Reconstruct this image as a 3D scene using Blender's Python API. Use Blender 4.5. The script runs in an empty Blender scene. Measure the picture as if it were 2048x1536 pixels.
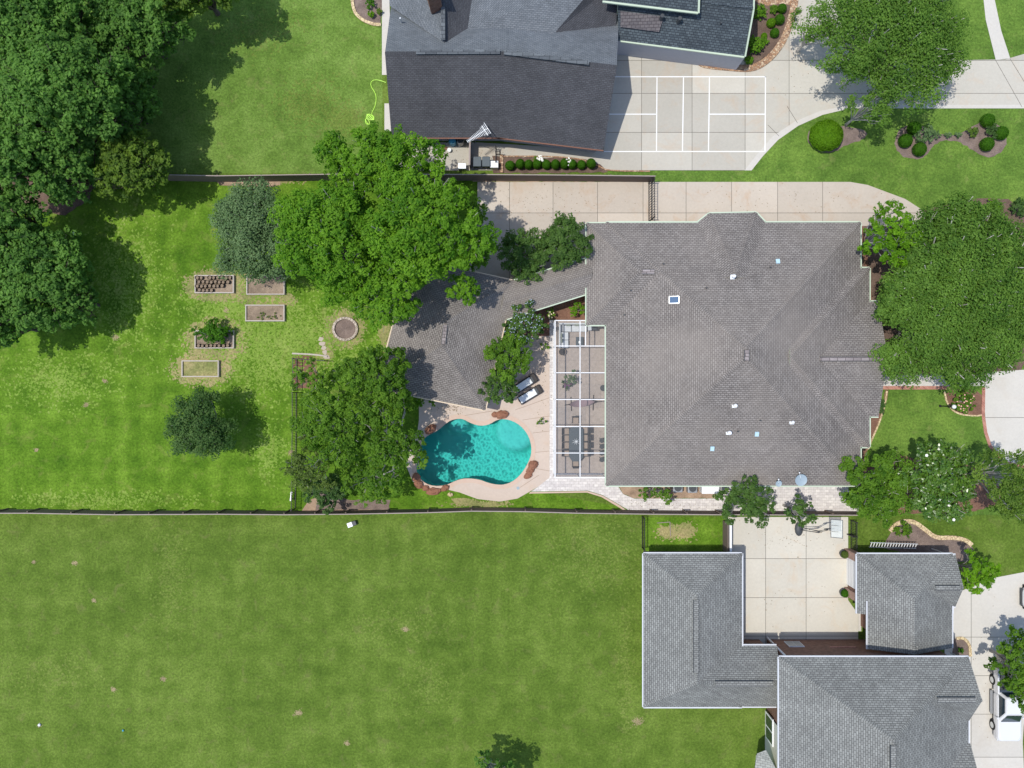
import bpy, math, random
import numpy as np
from mathutils import Vector
from mathutils.geometry import tessellate_polygon
R = math.radians
SC = bpy.context.scene
COL = SC.collection
# ------------------------------------------------------------------ camera, sky, sun, exposure
HC = 66.0                                   # drone height above the lawn
S = 24.6                                    # survey scale: units per metre of the plan coordinates
cam = bpy.data.cameras.new('camera'); camo = bpy.data.objects.new('camera', cam); COL.objects.link(camo)
camo.location = (0, 0, HC); camo.rotation_euler = (0, 0, 0)
cam.sensor_width = 36; cam.lens = 36 * HC / (2048 / S); cam.clip_end = 2000
SC.camera = camo
SC.render.resolution_x, SC.render.resolution_y = 1024, 768
W = bpy.data.worlds.new('World'); SC.world = W; W.use_nodes = True
sky = W.node_tree.nodes.new('ShaderNodeTexSky'); sky.sky_type = 'NISHITA'; sky.sun_disc = False
sky.sun_elevation = R(70.5); sky.sun_rotation = R(270)
bg = W.node_tree.nodes['Background']; bg.inputs[1].default_value = 0.15
W.node_tree.links.new(sky.outputs[0], bg.inputs[0])
sl = bpy.data.lights.new('sun', 'SUN'); sl.energy = 2.75; sl.angle = R(0.53); sl.color = (1, .965, .9)
so = bpy.data.objects.new('sun', sl); COL.objects.link(so); so.location = (-20, 0, 60)
so.rotation_euler = Vector((-0.354, 0.0, 1)).to_track_quat('Z', 'Y').to_euler()
SC.view_settings.view_transform = 'Standard'; SC.view_settings.look = 'None'
SC.view_settings.exposure = 0.36; SC.view_settings.gamma = 1.0
SC.cycles.max_bounces = 8; SC.cycles.transparent_max_bounces = 24
SC.cycles.use_denoising = True

def P(px, py, z=0.0):
    """plan survey coordinates (x east, y south, origin at a corner) of something at height z -> metres"""
    k = (HC - z) / HC / S
    return ((px - 1024) * k, (768 - py) * k, z)
def PV(px, py, z=0.0): return Vector(P(px, py, z))

# ------------------------------------------------------------------ materials
class NT:
    def __init__(s, name):
        s.m = bpy.data.materials.new(name); s.m.use_nodes = True
        s.t = s.m.node_tree; s.n = s.t.nodes; s.b = s.n['Principled BSDF']; s.out = s.n['Material Output']
    def new(s, typ, **kw):
        q = s.n.new('ShaderNode' + typ)
        for k, v in kw.items():
            if k in q.inputs.keys(): q.inputs[k].default_value = v
            else: setattr(q, k, v)
        return q
    def l(s, a, b): s.t.links.new(a, b)
    def noise(s, co, scale, detail=4, rough=.6, dist=0):
        q = s.new('TexNoise'); q.inputs['Scale'].default_value = scale; q.inputs['Detail'].default_value = detail
        q.inputs['Roughness'].default_value = rough; q.inputs['Distortion'].default_value = dist
        s.l(co, q.inputs['Vector']); return q.outputs[0]
    def ramp(s, f, stops, interp='LINEAR'):
        q = s.new('ValToRGB'); q.color_ramp.interpolation = interp
        e = q.color_ramp.elements
        while len(e) < len(stops): e.new(.5)
        for i, (p, c) in enumerate(stops):
            e[i].position = p; e[i].color = (*c, 1) if isinstance(c, (tuple, list)) else (c, c, c, 1)
        s.l(f, q.inputs[0]); return q.outputs[0]
    def mix(s, f, a, b, mode='MIX'):
        q = s.new('Mix', data_type='RGBA', blend_type=mode)
        for v, i in ((f, 0), (a, 6), (b, 7)):
            if isinstance(v, bpy.types.NodeSocket): s.l(v, q.inputs[i])
            elif i == 0: q.inputs[0].default_value = v
            else: q.inputs[i].default_value = (*v, 1) if isinstance(v, (tuple, list)) else (v, v, v, 1)
        return q.outputs[2]
    def math(s, op, a, b=0.0, c=None):
        q = s.new('Math', operation=op)
        for i, v in enumerate((a, b) if c is None else (a, b, c)):
            if isinstance(v, bpy.types.NodeSocket): s.l(v, q.inputs[i])
            else: q.inputs[i].default_value = v
        return q.outputs[0]
    def co(s, which='Object'): return s.new('TexCoord').outputs[which]
    def attr(s, name, out=0): return s.new('Attribute', attribute_name=name).outputs[out]
    def bump(s, h, strength=.3, dist=.02):
        q = s.new('Bump'); q.inputs['Strength'].default_value = strength; q.inputs['Distance'].default_value = dist
        s.l(h, q.inputs['Height']); s.l(q.outputs[0], s.b.inputs['Normal']); return q.outputs[0]
    def fin(s, col=None, rough=.8, spec=.3, metal=0.0):
        if col is not None:
            if isinstance(col, bpy.types.NodeSocket): s.l(col, s.b.inputs['Base Color'])
            else: s.b.inputs['Base Color'].default_value = (*col, 1)
        s.b.inputs['Roughness'].default_value = rough; s.b.inputs['Specular IOR Level'].default_value = spec
        s.b.inputs['Metallic'].default_value = metal
        return s.m

def m_plain(name, c, rough=.6, var=.18, scale=6, spec=.3, metal=0.0):
    n = NT(name); f = n.noise(n.co(), scale, 5, .65)
    col = n.mix(f, tuple(x * (1 - var) for x in c), tuple(min(1, x * (1 + var)) for x in c))
    n.bump(f, .15, .01); return n.fin(col, rough, spec, metal)

def m_grass(name, dark, mid, light, dry, dryamt=.5, stripes=0.0, spot=.0):
    n = NT(name); co = n.co()
    big = n.noise(co, .10, 3, .5); med = n.noise(co, .55, 5, .6, .3); sm = n.noise(co, 2.3, 4, .65); fine = n.noise(co, 5.5, 5, .85)
    v = n.math('ADD', n.math('MULTIPLY', big, .55), n.math('MULTIPLY', med, .85))
    v = n.math('ADD', v, n.math('MULTIPLY', sm, .32)); v = n.math('MULTIPLY', v, .60)
    if stripes:
        sep = n.new('SeparateXYZ'); n.l(co, sep.inputs[0])
        wob = n.noise(co, .09, 3)
        sx = n.math('SINE', n.math('ADD', n.math('MULTIPLY', sep.outputs[0], 3.3), n.math('MULTIPLY', wob, 11)))
        sy = n.math('SINE', n.math('ADD', n.math('MULTIPLY', sep.outputs[1], 4.1), n.math('MULTIPLY', wob, 11)))
        v = n.math('ADD', v, n.math('MULTIPLY', n.math('ADD', sx, n.math('MULTIPLY', sy, .7)), stripes))
    c = n.ramp(v, [(.36, dark), (.50, mid), (.66, light)])
    blade = n.ramp(fine, [(.28, .45), (.5, 1.0), (.72, 1.62)])
    c = n.mix(1.0, c, blade, 'MULTIPLY')
    d = n.ramp(n.noise(co, .8, 6, .72, .6), [(.60 - dryamt * .12, 0.0), (.78 - dryamt * .06, 1.0)])
    d = n.math('MULTIPLY', d, .55)
    c = n.mix(d, c, dry)
    if spot:
        vo = n.new('TexVoronoi'); vo.inputs['Scale'].default_value = .22; n.l(co, vo.inputs['Vector'])
        edge = n.math('ADD', vo.outputs['Distance'], n.math('MULTIPLY', sm, .10))
        sp = n.ramp(edge, [(.085, 1.0), (.115, 0.0)])
        c = n.mix(n.math('MULTIPLY', sp, spot), c, (.33, .24, .13))
    n.bump(n.math('ADD', fine, n.math('MULTIPLY', sm, .6)), .55, .06)
    return n.fin(c, .9, .1)

def m_concrete(name, c, stain=(.5, .36, .24), var=.14, rough=.85):
    n = NT(name); co = n.co()
    a = n.noise(co, .45, 5, .6); b = n.noise(co, 5, 6, .7); t = n.attr('tint', 2)
    lo = tuple(x * (1 - var) for x in c); hi = tuple(min(.95, x * (1 + var)) for x in c)
    col = n.mix(a, lo, hi); col = n.mix(.35, col, n.ramp(b, [(.3, lo), (.7, hi)]))
    st = n.ramp(n.noise(co, .5, 6, .72, .8), [(.52, 0.0), (.78, .62)])
    col = n.mix(st, col, stain)
    col = n.mix(1.0, col, t, 'MULTIPLY')
    col = n.mix(n.ramp(n.noise(co, 26, 2, .5), [(.62, 0.0), (.75, .25)]), col, tuple(x * .6 for x in c))
    n.bump(b, .2, .01)
    return n.fin(col, rough, .25)

def m_shingle(name, c1, c2, mortar, row=.2, wid=.34, warm=None, lines=.05):
    n = NT(name); uv = n.co('UV')
    br = n.new('TexBrick', offset=.5, squash=1.0)
    br.inputs['Scale'].default_value = 1.0; br.inputs['Row Height'].default_value = row; br.inputs['Brick Width'].default_value = wid
    br.inputs['Mortar Size'].default_value = lines * .5; br.inputs['Mortar Smooth'].default_value = .3; br.inputs['Bias'].default_value = 0
    br.inputs['Color1'].default_value = (*c1, 1); br.inputs['Color2'].default_value = (*c2, 1); br.inputs['Mortar'].default_value = (*mortar, 1)
    n.l(uv, br.inputs['Vector'])
    co = n.co()
    g = n.noise(co, 30, 3, .7); a = n.noise(co, .35, 4, .6); st = n.noise(uv, 1.4, 4, .7)
    col = n.mix(1.0, br.outputs[0], n.ramp(g, [(.3, .72), (.7, 1.25)]), 'MULTIPLY')
    col = n.mix(1.0, col, n.ramp(a, [(.3, .88), (.7, 1.12)]), 'MULTIPLY')
    col = n.mix(1.0, col, n.ramp(st, [(.3, .86), (.7, 1.14)]), 'MULTIPLY')
    if warm: col = n.mix(n.ramp(n.noise(co, .16, 3), [(.4, 0.0), (.7, .5)]), col, warm)
    n.bump(n.math('ADD', br.outputs[1], n.math('MULTIPLY', g, .5)), .35, .015)
    return n.fin(col, .85, .25)

def m_brick(name, c1, c2, mortar, row=.08, wid=.22, coord='Object'):
    n = NT(name)
    br = n.new('TexBrick'); br.inputs['Scale'].default_value = 1.0; br.inputs['Row Height'].default_value = row; br.inputs['Brick Width'].default_value = wid
    br.inputs['Mortar Size'].default_value = .008; br.inputs['Color1'].default_value = (*c1, 1); br.inputs['Color2'].default_value = (*c2, 1); br.inputs['Mortar'].default_value = (*mortar, 1)
    co = n.co(coord)
    if coord == 'Object':
        geo = n.new('NewGeometry'); s1 = n.new('SeparateXYZ'); n.l(co, s1.inputs[0])
        cb = n.new('CombineXYZ'); n.l(n.math('ADD', s1.outputs[0], s1.outputs[1]), cb.inputs[0]); n.l(s1.outputs[2], cb.inputs[1])
        co = cb.outputs[0]
    n.l(co, br.inputs['Vector'])
    f = n.noise(n.co(), 3, 5, .7)
    col = n.mix(1.0, br.outputs[0], n.ramp(f, [(.3, .75), (.7, 1.25)]), 'MULTIPLY')
    n.bump(br.outputs[1], .3, .01)
    return n.fin(col, .85, .2)

def m_cells(name, cols, mortar, scale, rough=.85, edge=.06, co='Object', smoothvar=.2):
    """irregular stones / pavers"""
    n = NT(name); c = n.co(co)
    v = n.new('TexVoronoi'); v.inputs['Scale'].default_value = scale; n.l(c, v.inputs['Vector'])
    e = n.new('TexVoronoi', feature='DISTANCE_TO_EDGE'); e.inputs['Scale'].default_value = scale; n.l(c, e.inputs['Vector'])
    s = n.new('SeparateColor'); n.l(v.outputs['Color'], s.inputs[0])
    k = len(cols); col = n.ramp(s.outputs[0], [((i + .5) / k, cc) for i, cc in enumerate(cols)])
    col = n.mix(1.0, col, n.ramp(n.noise(c, scale * 6, 4, .7), [(.3, 1 - smoothvar), (.7, 1 + smoothvar)]), 'MULTIPLY')
    col = n.mix(n.ramp(e.outputs[0], [(edge * .5, 1.0), (edge, 0.0)]), col, mortar)
    n.bump(n.ramp(e.outputs[0], [(0, 0.0), (edge * 2, 1.0)]), .5, .03)
    return n.fin(col, rough, .25)

def m_pavers(name, c1, c2, mortar, row=.3, wid=.45, ms=.012):
    n = NT(name); co = n.co()
    br = n.new('TexBrick'); br.inputs['Scale'].default_value = 1.0; br.inputs['Row Height'].default_value = row; br.inputs['Brick Width'].default_value = wid
    br.inputs['Mortar Size'].default_value = ms; br.inputs['Color1'].default_value = (*c1, 1); br.inputs['Color2'].default_value = (*c2, 1); br.inputs['Mortar'].default_value = (*mortar, 1)
    n.l(co, br.inputs['Vector'])
    col = n.mix(1.0, br.outputs[0], n.ramp(n.noise(co, 4, 6, .75), [(.3, .8), (.7, 1.15)]), 'MULTIPLY')
    n.bump(br.outputs[1], .2, .01)
    return n.fin(col, .8, .25)

def m_leaf(name, dark, light, transl=.45, rough=.6, spec=.2):
    n = NT(name); t = n.attr('tint', 2)
    col = n.ramp(t, [(0, dark), (1, light)])
    tr = n.new('BsdfTranslucent'); n.l(n.mix(1.0, col, (1.3, 1.5, .7), 'MULTIPLY'), tr.inputs[0])
    mx = n.new('MixShader'); mx.inputs[0].default_value = transl
    n.l(n.b.outputs[0], mx.inputs[1]); n.l(tr.outputs[0], mx.inputs[2]); n.l(mx.outputs[0], n.out.inputs[0])
    return n.fin(col, rough, spec)

def m_mulch(name, c1=(.085, .055, .04), c2=(.2, .14, .11)):
    n = NT(name); co = n.co()
    f = n.noise(co, 14, 5, .8); g = n.noise(co, 1.2, 4, .6)
    col = n.ramp(f, [(.3, c1), (.7, c2)]); col = n.mix(1.0, col, n.ramp(g, [(.3, .75), (.7, 1.3)]), 'MULTIPLY')
    n.bump(f, .8, .04); return n.fin(col, .95, .1)

M = {}
M['lawn_n'] = m_grass('lawn_north', (0.07, 0.125, 0.02), (0.11, 0.19, 0.031), (0.17, 0.262, 0.055), (.25, .25, .09), .4, .008)
M['lawn_m'] = m_grass('lawn_middle', (0.05, 0.118, 0.008), (0.088, 0.176, 0.013), (0.15, 0.262, 0.026), (.24, .25, .07), .45, .026, 0)
M['lawn_s'] = m_grass('lawn_south', (0.064, 0.112, 0.014), (0.094, 0.152, 0.021), (0.142, 0.208, 0.036), (.19, .18, .07), .35, .016, 0)
M['lawn_f'] = m_grass('lawn_front', (0.058, 0.115, 0.018), (0.095, 0.172, 0.027), (0.155, 0.25, 0.042), (.25, .27, .09), .3, .012, 0)
M['drygrass'] = m_grass('dry_grass', (.13, .16, .045), (.24, .24, .09), (.36, .3, .14), (.42, .31, .18), 1.0)
M['concrete_n'] = m_concrete('concrete_north', (.47, .44, .375))
M['concrete_m'] = m_concrete('concrete_drive', (.50, .435, .36), (.45, .28, .16))
M['concrete_s'] = m_concrete('concrete_court', (.55, .515, .435), (.55, .42, .28))
M['concrete_w'] = m_concrete('concrete_pale', (.55, .52, .465), (.5, .45, .38))
M['deck'] = m_concrete('pool_deck', (.54, .445, .37), (.52, .38, .28))
M['joint'] = m_plain('joint', (.13, .12, .1), .95)
M['pinkcoping'] = m_concrete('coping', (.56, .42, .33), (.55, .33, .22))
M['travertine'] = m_pavers('travertine', (.70, .66, .62), (.56, .52, .5), (.42, .38, .35), .22, .36, .010)
M['patio'] = m_pavers('patio_slabs', (.50, .42, .36), (.45, .385, .34), (.38, .32, .28), 1.9, 2.4, .012)
M['mulch'] = m_mulch('mulch'); M['mulch_red'] = m_mulch('mulch_red', (.12, .06, .04), (.26, .15, .105))
M['mulch_grey'] = m_mulch('mulch_grey', (.13, .095, .08), (.26, .2, .17))
M['dirt'] = m_mulch('dirt', (.27, .18, .12), (.42, .31, .22))
M['tandirt'] = m_mulch('tan_dirt', (.24, .19, .10), (.38, .31, .18))
M['litter'] = m_mulch('litter', (.12, .085, .04), (.24, .17, .08))
M['soil'] = m_mulch('soil', (.16, .12, .09), (.36, .28, .2))
M['roof_m'] = m_shingle('shingle_main', (0.2044, 0.1835, 0.1677), (0.2697, 0.2461, 0.2253), (0.087, 0.0761, 0.0705), .155, .30, (0.261, 0.2282, 0.1978))
M['roof_s'] = m_shingle('shingle_south', (0.198, 0.1999, 0.189), (0.2673, 0.273, 0.2565), (0.099, 0.0994, 0.0945), .155, .32)
M['roof_n'] = m_shingle('shingle_north', (.064, .067, .074), (.086, .09, .098), (.05, .048, .053), .13, .3)
M['roof_w'] = m_shingle('shingle_wing', (.05, .064, .074), (.095, .118, .13), (.028, .034, .042), .18, .3)
M['gutter'] = m_plain('gutter_pale', (.50, .58, .44), .4, .08)
M['gutter_w'] = m_plain('gutter_white', (.60, .61, .63), .4, .06)
M['gutter_t'] = m_plain('gutter_tan', (.62, .50, .36), .5, .15)
M['white'] = m_plain('white_paint', (.80, .80, .79), .35, .05)
M['stucco'] = m_plain('stucco', (.55, .53, .46), .9, .1, 12)
M['siding'] = m_plain('siding', (.42, .42, .45), .8, .1, 3)
M['brickwall'] = m_brick('brick_wall', (.17, .075, .05), (.24, .12, .08), (.2, .17, .14))
M['brickpath'] = m_brick('brick_edging', (.36, .15, .11), (.46, .23, .17), (.42, .34, .28), .1, .2)
M['brickring'] = m_cells('ring_blocks', [(.45, .38, .31), (.58, .5, .42), (.5, .42, .36)], (.25, .2, .15), 4)
M['stone'] = m_cells('flagstone_edging', [(.36, .2, .11), (.5, .33, .2), (.28, .16, .1), (.56, .42, .28)], (.16, .1, .07), 5.5)
M['ystone'] = m_cells('yellow_stone', [(.55, .42, .24), (.68, .55, .33), (.6, .45, .28)], (.25, .18, .1), 4)
M['redrock'] = m_plain('red_rock', (.28, .13, .08), .9, .5, 3.5)
M['wood'] = m_plain('weathered_wood', (.46, .41, .36), .9, .2, 5)
M['fence'] = m_plain('fence_boards', (.17, .13, .105), .9, .3, 7)
M['fencecap'] = m_plain('fence_cap', (.34, .28, .25), .9, .2, 5)
M['black'] = m_plain('black_metal', (.022, .022, .024), .5, .2)
M['dark'] = m_plain('dark_wicker', (.05, .043, .04), .7, .4, 30)
M['charcoal'] = m_plain('charcoal', (.06, .065, .07), .5, .2)
M['grey'] = m_plain('grey_metal', (.3, .31, .32), .4, .12, 5, .4, .3)
M['silver'] = m_plain('aluminium', (.66, .69, .7), .35, .08, 8, .5, .5)
M['cushion'] = m_plain('white_cushion', (.74, .76, .76), .9, .06, 10)
M['tan'] = m_plain('tan_sling', (.42, .33, .26), .85, .1, 20)
M['bark'] = m_plain('bark', (.42, .40, .36), .95, .35, 6)
M['bark_dark'] = m_plain('bark_dark', (.12, .095, .075), .95, .35, 6)
M['rubber'] = m_plain('rubber', (.02, .02, .02), .8, .2)
M['carwhite'] = m_plain('car_paint', (.68, .69, .71), .15, .02, 3, .6)
M['glassdark'] = m_plain('tinted_glass', (.015, .03, .04), .05, .1, 3, .9)
M['blueplastic'] = m_plain('blue_plastic', (.07, .35, .5), .4, .1)
M['terracotta'] = m_plain('pot', (.12, .09, .07), .8, .2)
M['hose'] = m_plain('hose', (.5, .85, .12), .4, .1)
M['flower_w'] = m_plain('white_petal', (.85, .83, .76), .7, .05)
M['flower_y'] = m_plain('cream_petal', (.85, .74, .5), .7, .08)
M['flower_p'] = m_plain('pink_petal', (.75, .42, .36), .7, .1)
M['paleblue'] = m_plain('galvanised_vent', (.45, .62, .70), .4, .08)
M['dish'] = m_plain('dish_grey', (.3, .37, .41), .4, .08)
M['slate'] = m_plain('slate_top', (.085, .105, .115), .5, .15)
M['sage'] = m_plain('sage_fabric', (.3, .34, .27), .9, .15)
M['hammock'] = m_plain('hammock_cloth', (.33, .24, .25), .9, .15, 12)
M['chalk'] = m_plain('court_paint', (.82, .82, .80), .8, .06, 4)
M['rust'] = m_plain('rusty_metal', (.2, .1, .07), .8, .3)
# leaves
L = {}
L['forest'] = m_leaf('leaf_forest', (.045, .125, .018), (.18, .35, .06))
L['forest2'] = m_leaf('leaf_forest_olive', (0.045, 0.1, 0.01), (0.19, 0.3, 0.035))
L['bright'] = m_leaf('leaf_bright', (.05, .16, .006), (.21, .40, .025))
L['mid'] = m_leaf('leaf_mid', (0.045, 0.125, 0.007), (0.18, 0.33, 0.028))
L['olive'] = m_leaf('leaf_grey', (0.055, 0.115, 0.035), (0.17, 0.26, 0.105), .25)
L['oak'] = m_leaf('leaf_oak', (0.055, 0.135, 0.016), (0.19, 0.33, 0.05))
L['myrtle'] = m_leaf('leaf_myrtle', (0.038, 0.095, 0.018), (0.14, 0.25, 0.05))
L['lime'] = m_leaf('leaf_lime', (0.058, 0.164, 0.003), (0.216, 0.419, 0.016))
L['deep'] = m_leaf('leaf_deep', (.035, .10, .022), (.135, .225, .06))
L['hedge'] = m_leaf('leaf_hedge', (0.03, 0.12, 0.004), (0.1, 0.26, 0.012))
L['pine'] = m_leaf('leaf_pine', (0.057, 0.127, 0.014), (0.207, 0.310, 0.046))
L['magnolia'] = m_leaf('leaf_magnolia', (0.029, 0.092, 0.007), (0.127, 0.230, 0.023), .2, .3, .5)
L['blueflower'] = m_leaf('leaf_silver', (0.200, 0.260, 0.320), (0.450, 0.500, 0.620), .2)
L['pinkish'] = m_leaf('leaf_pinkish', (0.05, 0.09, 0.015), (0.19, 0.27, 0.055))

# ------------------------------------------------------------------ mesh building
class MB:
    def __init__(s): s.v = []; s.f = []; s.uv = []; s.tint = []
    def poly(s, pts, uvs=None, tint=1.0):
        b = len(s.v); s.v += [tuple(p) for p in pts]; s.f.append(list(range(b, b + len(pts))))
        s.uv.append(uvs or [(p[0], p[1]) for p in pts]); s.tint.append(tint); return s
    def box(s, c, size, rz=0.0, rx=0.0, ry=0.0):
        from mathutils import Euler
        m = Euler((rx, ry, rz)).to_matrix(); h = [q / 2 for q in size]; c = Vector(c)
        vs = [c + m @ Vector((sx * h[0], sy * h[1], sz * h[2])) for sz in (-1, 1) for sy in (-1, 1) for sx in (-1, 1)]
        for f in ((0, 2, 3, 1), (4, 5, 7, 6), (0, 1, 5, 4), (2, 6, 7, 3), (0, 4, 6, 2), (1, 3, 7, 5)): s.poly([vs[i] for i in f])
        return s
    def bar(s, a, b, w, h=None):
        """square bar from a to b"""
        a, b = Vector(a), Vector(b); d = b - a; h = h or w
        q = d.to_track_quat('X', 'Z'); m = q.to_matrix(); c = (a + b) / 2; L_ = d.length / 2
        vs = [c + m @ Vector((sx * L_, sy * w / 2, sz * h / 2)) for sz in (-1, 1) for sy in (-1, 1) for sx in (-1, 1)]
        for f in ((0, 2, 3, 1), (4, 5, 7, 6), (0, 1, 5, 4), (2, 6, 7, 3), (0, 4, 6, 2), (1, 3, 7, 5)): s.poly([vs[i] for i in f])
        return s
    def loft(s, rings, cap=True):
        for a, b in zip(rings, rings[1:]):
            n = len(a)
            for i in range(n): s.poly([a[i], a[(i + 1) % n], b[(i + 1) % n], b[i]])
        if cap: s.poly(rings[-1]); s.poly(list(reversed(rings[0])))
        return s
    def cyl(s, x, y, z0, z1, r0, r1=None, n=14, cap=True):
        r1 = r0 if r1 is None else r1
        rg = lambda r, z: [(x + r * math.cos(6.28318 * i / n), y + r * math.sin(6.28318 * i / n), z) for i in range(n)]
        return s.loft([rg(r0, z0), rg(r1, z1)], cap)
    def tube(s, pts, rs, n=6):
        pts = [Vector(p) for p in pts]
        if not hasattr(rs, '__len__'): rs = [rs] * len(pts)
        rings = []
        for i, p in enumerate(pts):
            d = (pts[min(i + 1, len(pts) - 1)] - pts[max(i - 1, 0)]).normalized()
            u = d.orthogonal().normalized() if abs(d.z) < .99 else Vector((1, 0, 0))
            w = Vector((0, 0, 1)) if abs(d.z) < .9 else Vector((1, 0, 0))
            u = d.cross(w).normalized(); v = d.cross(u)
            rings.append([p + (u * math.cos(6.28318 * k / n) + v * math.sin(6.28318 * k / n)) * rs[i] for k in range(n)])
        return s.loft(rings)
    def prism(s, pts2, z0, z1):
        if area2(pts2) < 0: pts2 = list(reversed(pts2))
        n = len(pts2)
        for i in range(n):
            a, b = pts2[i], pts2[(i + 1) % n]
            s.poly([(a[0], a[1], z0), (b[0], b[1], z0), (b[0], b[1], z1), (a[0], a[1], z1)])
        s.flat(pts2, z1); return s
    def flat(s, pts2, z, holes=(), tint=1.0):
        loops = [[Vector((p[0], p[1], 0)) for p in pts2]] + [[Vector((p[0], p[1], 0)) for p in h] for h in holes]
        allp = [p for l in loops for p in l]
        for t in tessellate_polygon(loops):
            q = [allp[i] for i in t]
            if (q[1] - q[0]).cross(q[2] - q[0]).z < 0: q.reverse()
            s.poly([(p.x, p.y, z) for p in q], tint=tint)
        return s
    def ball(s, c, r, n=10, m=7, sq=1.0, jit=0.0, seed=0):
        rnd = random.Random(seed); c = Vector(c); g = []
        for j in range(m + 1):
            ph = math.pi * j / m; row = []
            for i in range(n):
                th = 6.28318 * i / n; k = 1 + (rnd.uniform(-jit, jit) if 0 < j < m else 0)
                rr = r if not hasattr(r, '__len__') else 1
                sx, sy, sz = (r, r, r * sq) if not hasattr(r, '__len__') else r
                row.append(c + Vector((sx * math.sin(ph) * math.cos(th) * k, sy * math.sin(ph) * math.sin(th) * k, -sz * math.cos(ph) * k)))
            g.append(row)
        for j in range(m):
            for i in range(n): s.poly([g[j][i], g[j][(i + 1) % n], g[j + 1][(i + 1) % n], g[j + 1][i]])
        return s
    def build(s, name, mat, parent=None, smooth=False, bevel=0.0, weld=False):
        me = bpy.data.meshes.new(name); me.from_pydata(s.v, [], s.f)
        uvl = me.uv_layers.new(name='UVMap')
        uvl.data.foreach_set('uv', np.array([(p[0], p[1]) for f in s.uv for p in f], np.float32).ravel())
        ta = me.attributes.new('tint', 'FLOAT', 'FACE'); ta.data.foreach_set('value', s.tint)
        me.materials.append(mat)
        o = bpy.data.objects.new(name, me); COL.objects.link(o)
        if weld or smooth or bevel:
            import bmesh
            bm = bmesh.new(); bm.from_mesh(me); bmesh.ops.remove_doubles(bm, verts=bm.verts, dist=.0005)
            bmesh.ops.recalc_face_normals(bm, faces=bm.faces); bm.to_mesh(me); bm.free()
        if smooth: me.polygons.foreach_set('use_smooth', [True] * len(me.polygons))
        if bevel:
            b = o.modifiers.new('bevel', 'BEVEL'); b.width = bevel; b.segments = 2; b.limit_method = 'ANGLE'
        if parent: o.parent = parent; o.matrix_parent_inverse = wmat(parent).inverted()
        return o

def wmat(o):
    m = o.matrix_basis.copy()
    return wmat(o.parent) @ o.matrix_parent_inverse @ m if o.parent else m
def area2(p): return sum(p[i][0] * p[(i + 1) % len(p)][1] - p[(i + 1) % len(p)][0] * p[i][1] for i in range(len(p))) / 2
def tag(o, label=None, cat=None, group=None, kind=None):
    if label: o['label'] = label
    if cat: o['category'] = cat
    if group: o['group'] = group
    if kind: o['kind'] = kind
    return o
def thing(name, label, cat, loc=(0, 0, 0), rz=0.0, group=None):
    o = bpy.data.objects.new(name, None); COL.objects.link(o); o.empty_display_size = .3
    o.location = loc; o.rotation_euler = (0, 0, rz)
    return tag(o, label, cat, group)
def put(o, parent):
    """mesh written in its thing's own coordinates"""
    o.parent = parent; return o
def struct(o): return tag(o, kind='structure')
def dup(o, loc=None, rz=None, label=None, scale=None, parent=None, group=None):
    c = o.copy(); COL.objects.link(c)
    if parent: c.parent = parent
    for ch in list(o.children): dup(ch, parent=c)
    if loc is not None: c.location = loc
    if rz is not None: c.rotation_euler = (0, 0, rz)
    if scale is not None: c.scale = scale if hasattr(scale, '__len__') else (scale,) * 3
    if label: c['label'] = label
    if group: c['group'] = group
    return c
def G(pts, z=0.0): return [P(x, y, z)[:2] for x, y in pts]
def smooth_loop(pts, it=2, closed=True):
    for _ in range(it):
        q = []; n = len(pts)
        for i in range(n if closed else n - 1):
            a, b = pts[i], pts[(i + 1) % n]
            q += [(a[0] * .75 + b[0] * .25, a[1] * .75 + b[1] * .25), (a[0] * .25 + b[0] * .75, a[1] * .25 + b[1] * .75)]
        if not closed: q = [pts[0]] + q + [pts[-1]]
        pts = q
    return pts
def clip(poly, f):
    """keep where f(p) <= 0, f linear"""
    out = []; n = len(poly)
    for i in range(n):
        a, b = poly[i], poly[(i + 1) % n]; fa, fb = f(a), f(b)
        if fa <= 1e-9: out.append(a)
        if (fa < -1e-9 and fb > 1e-9) or (fa > 1e-9 and fb < -1e-9):
            t = fa / (fa - fb); out.append((a[0] + (b[0] - a[0]) * t, a[1] + (b[1] - a[1]) * t))
    return out
def jitter_loop(pts, amp, seed, step=.35):
    """soft natural edge: subdivide a metre loop and nudge it"""
    r = random.Random(seed); out = []; n = len(pts)
    for i in range(n):
        a, b = Vector(pts[i]), Vector(pts[(i + 1) % n]); k = max(1, int((b - a).length / step))
        for j in range(k):
            p = a.lerp(b, j / k); out.append((p.x + r.uniform(-amp, amp), p.y + r.uniform(-amp, amp)))
    return out
def sheet(name, pts, z, mat, holes=(), kind='structure', jit=0.0, seed=1, label=None):
    g = G(pts)
    if jit: g = jitter_loop(g, jit, seed)
    return tag(MB().flat(g, z, [G(h) for h in holes]).build(name, mat), label=label, kind=kind)
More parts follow.
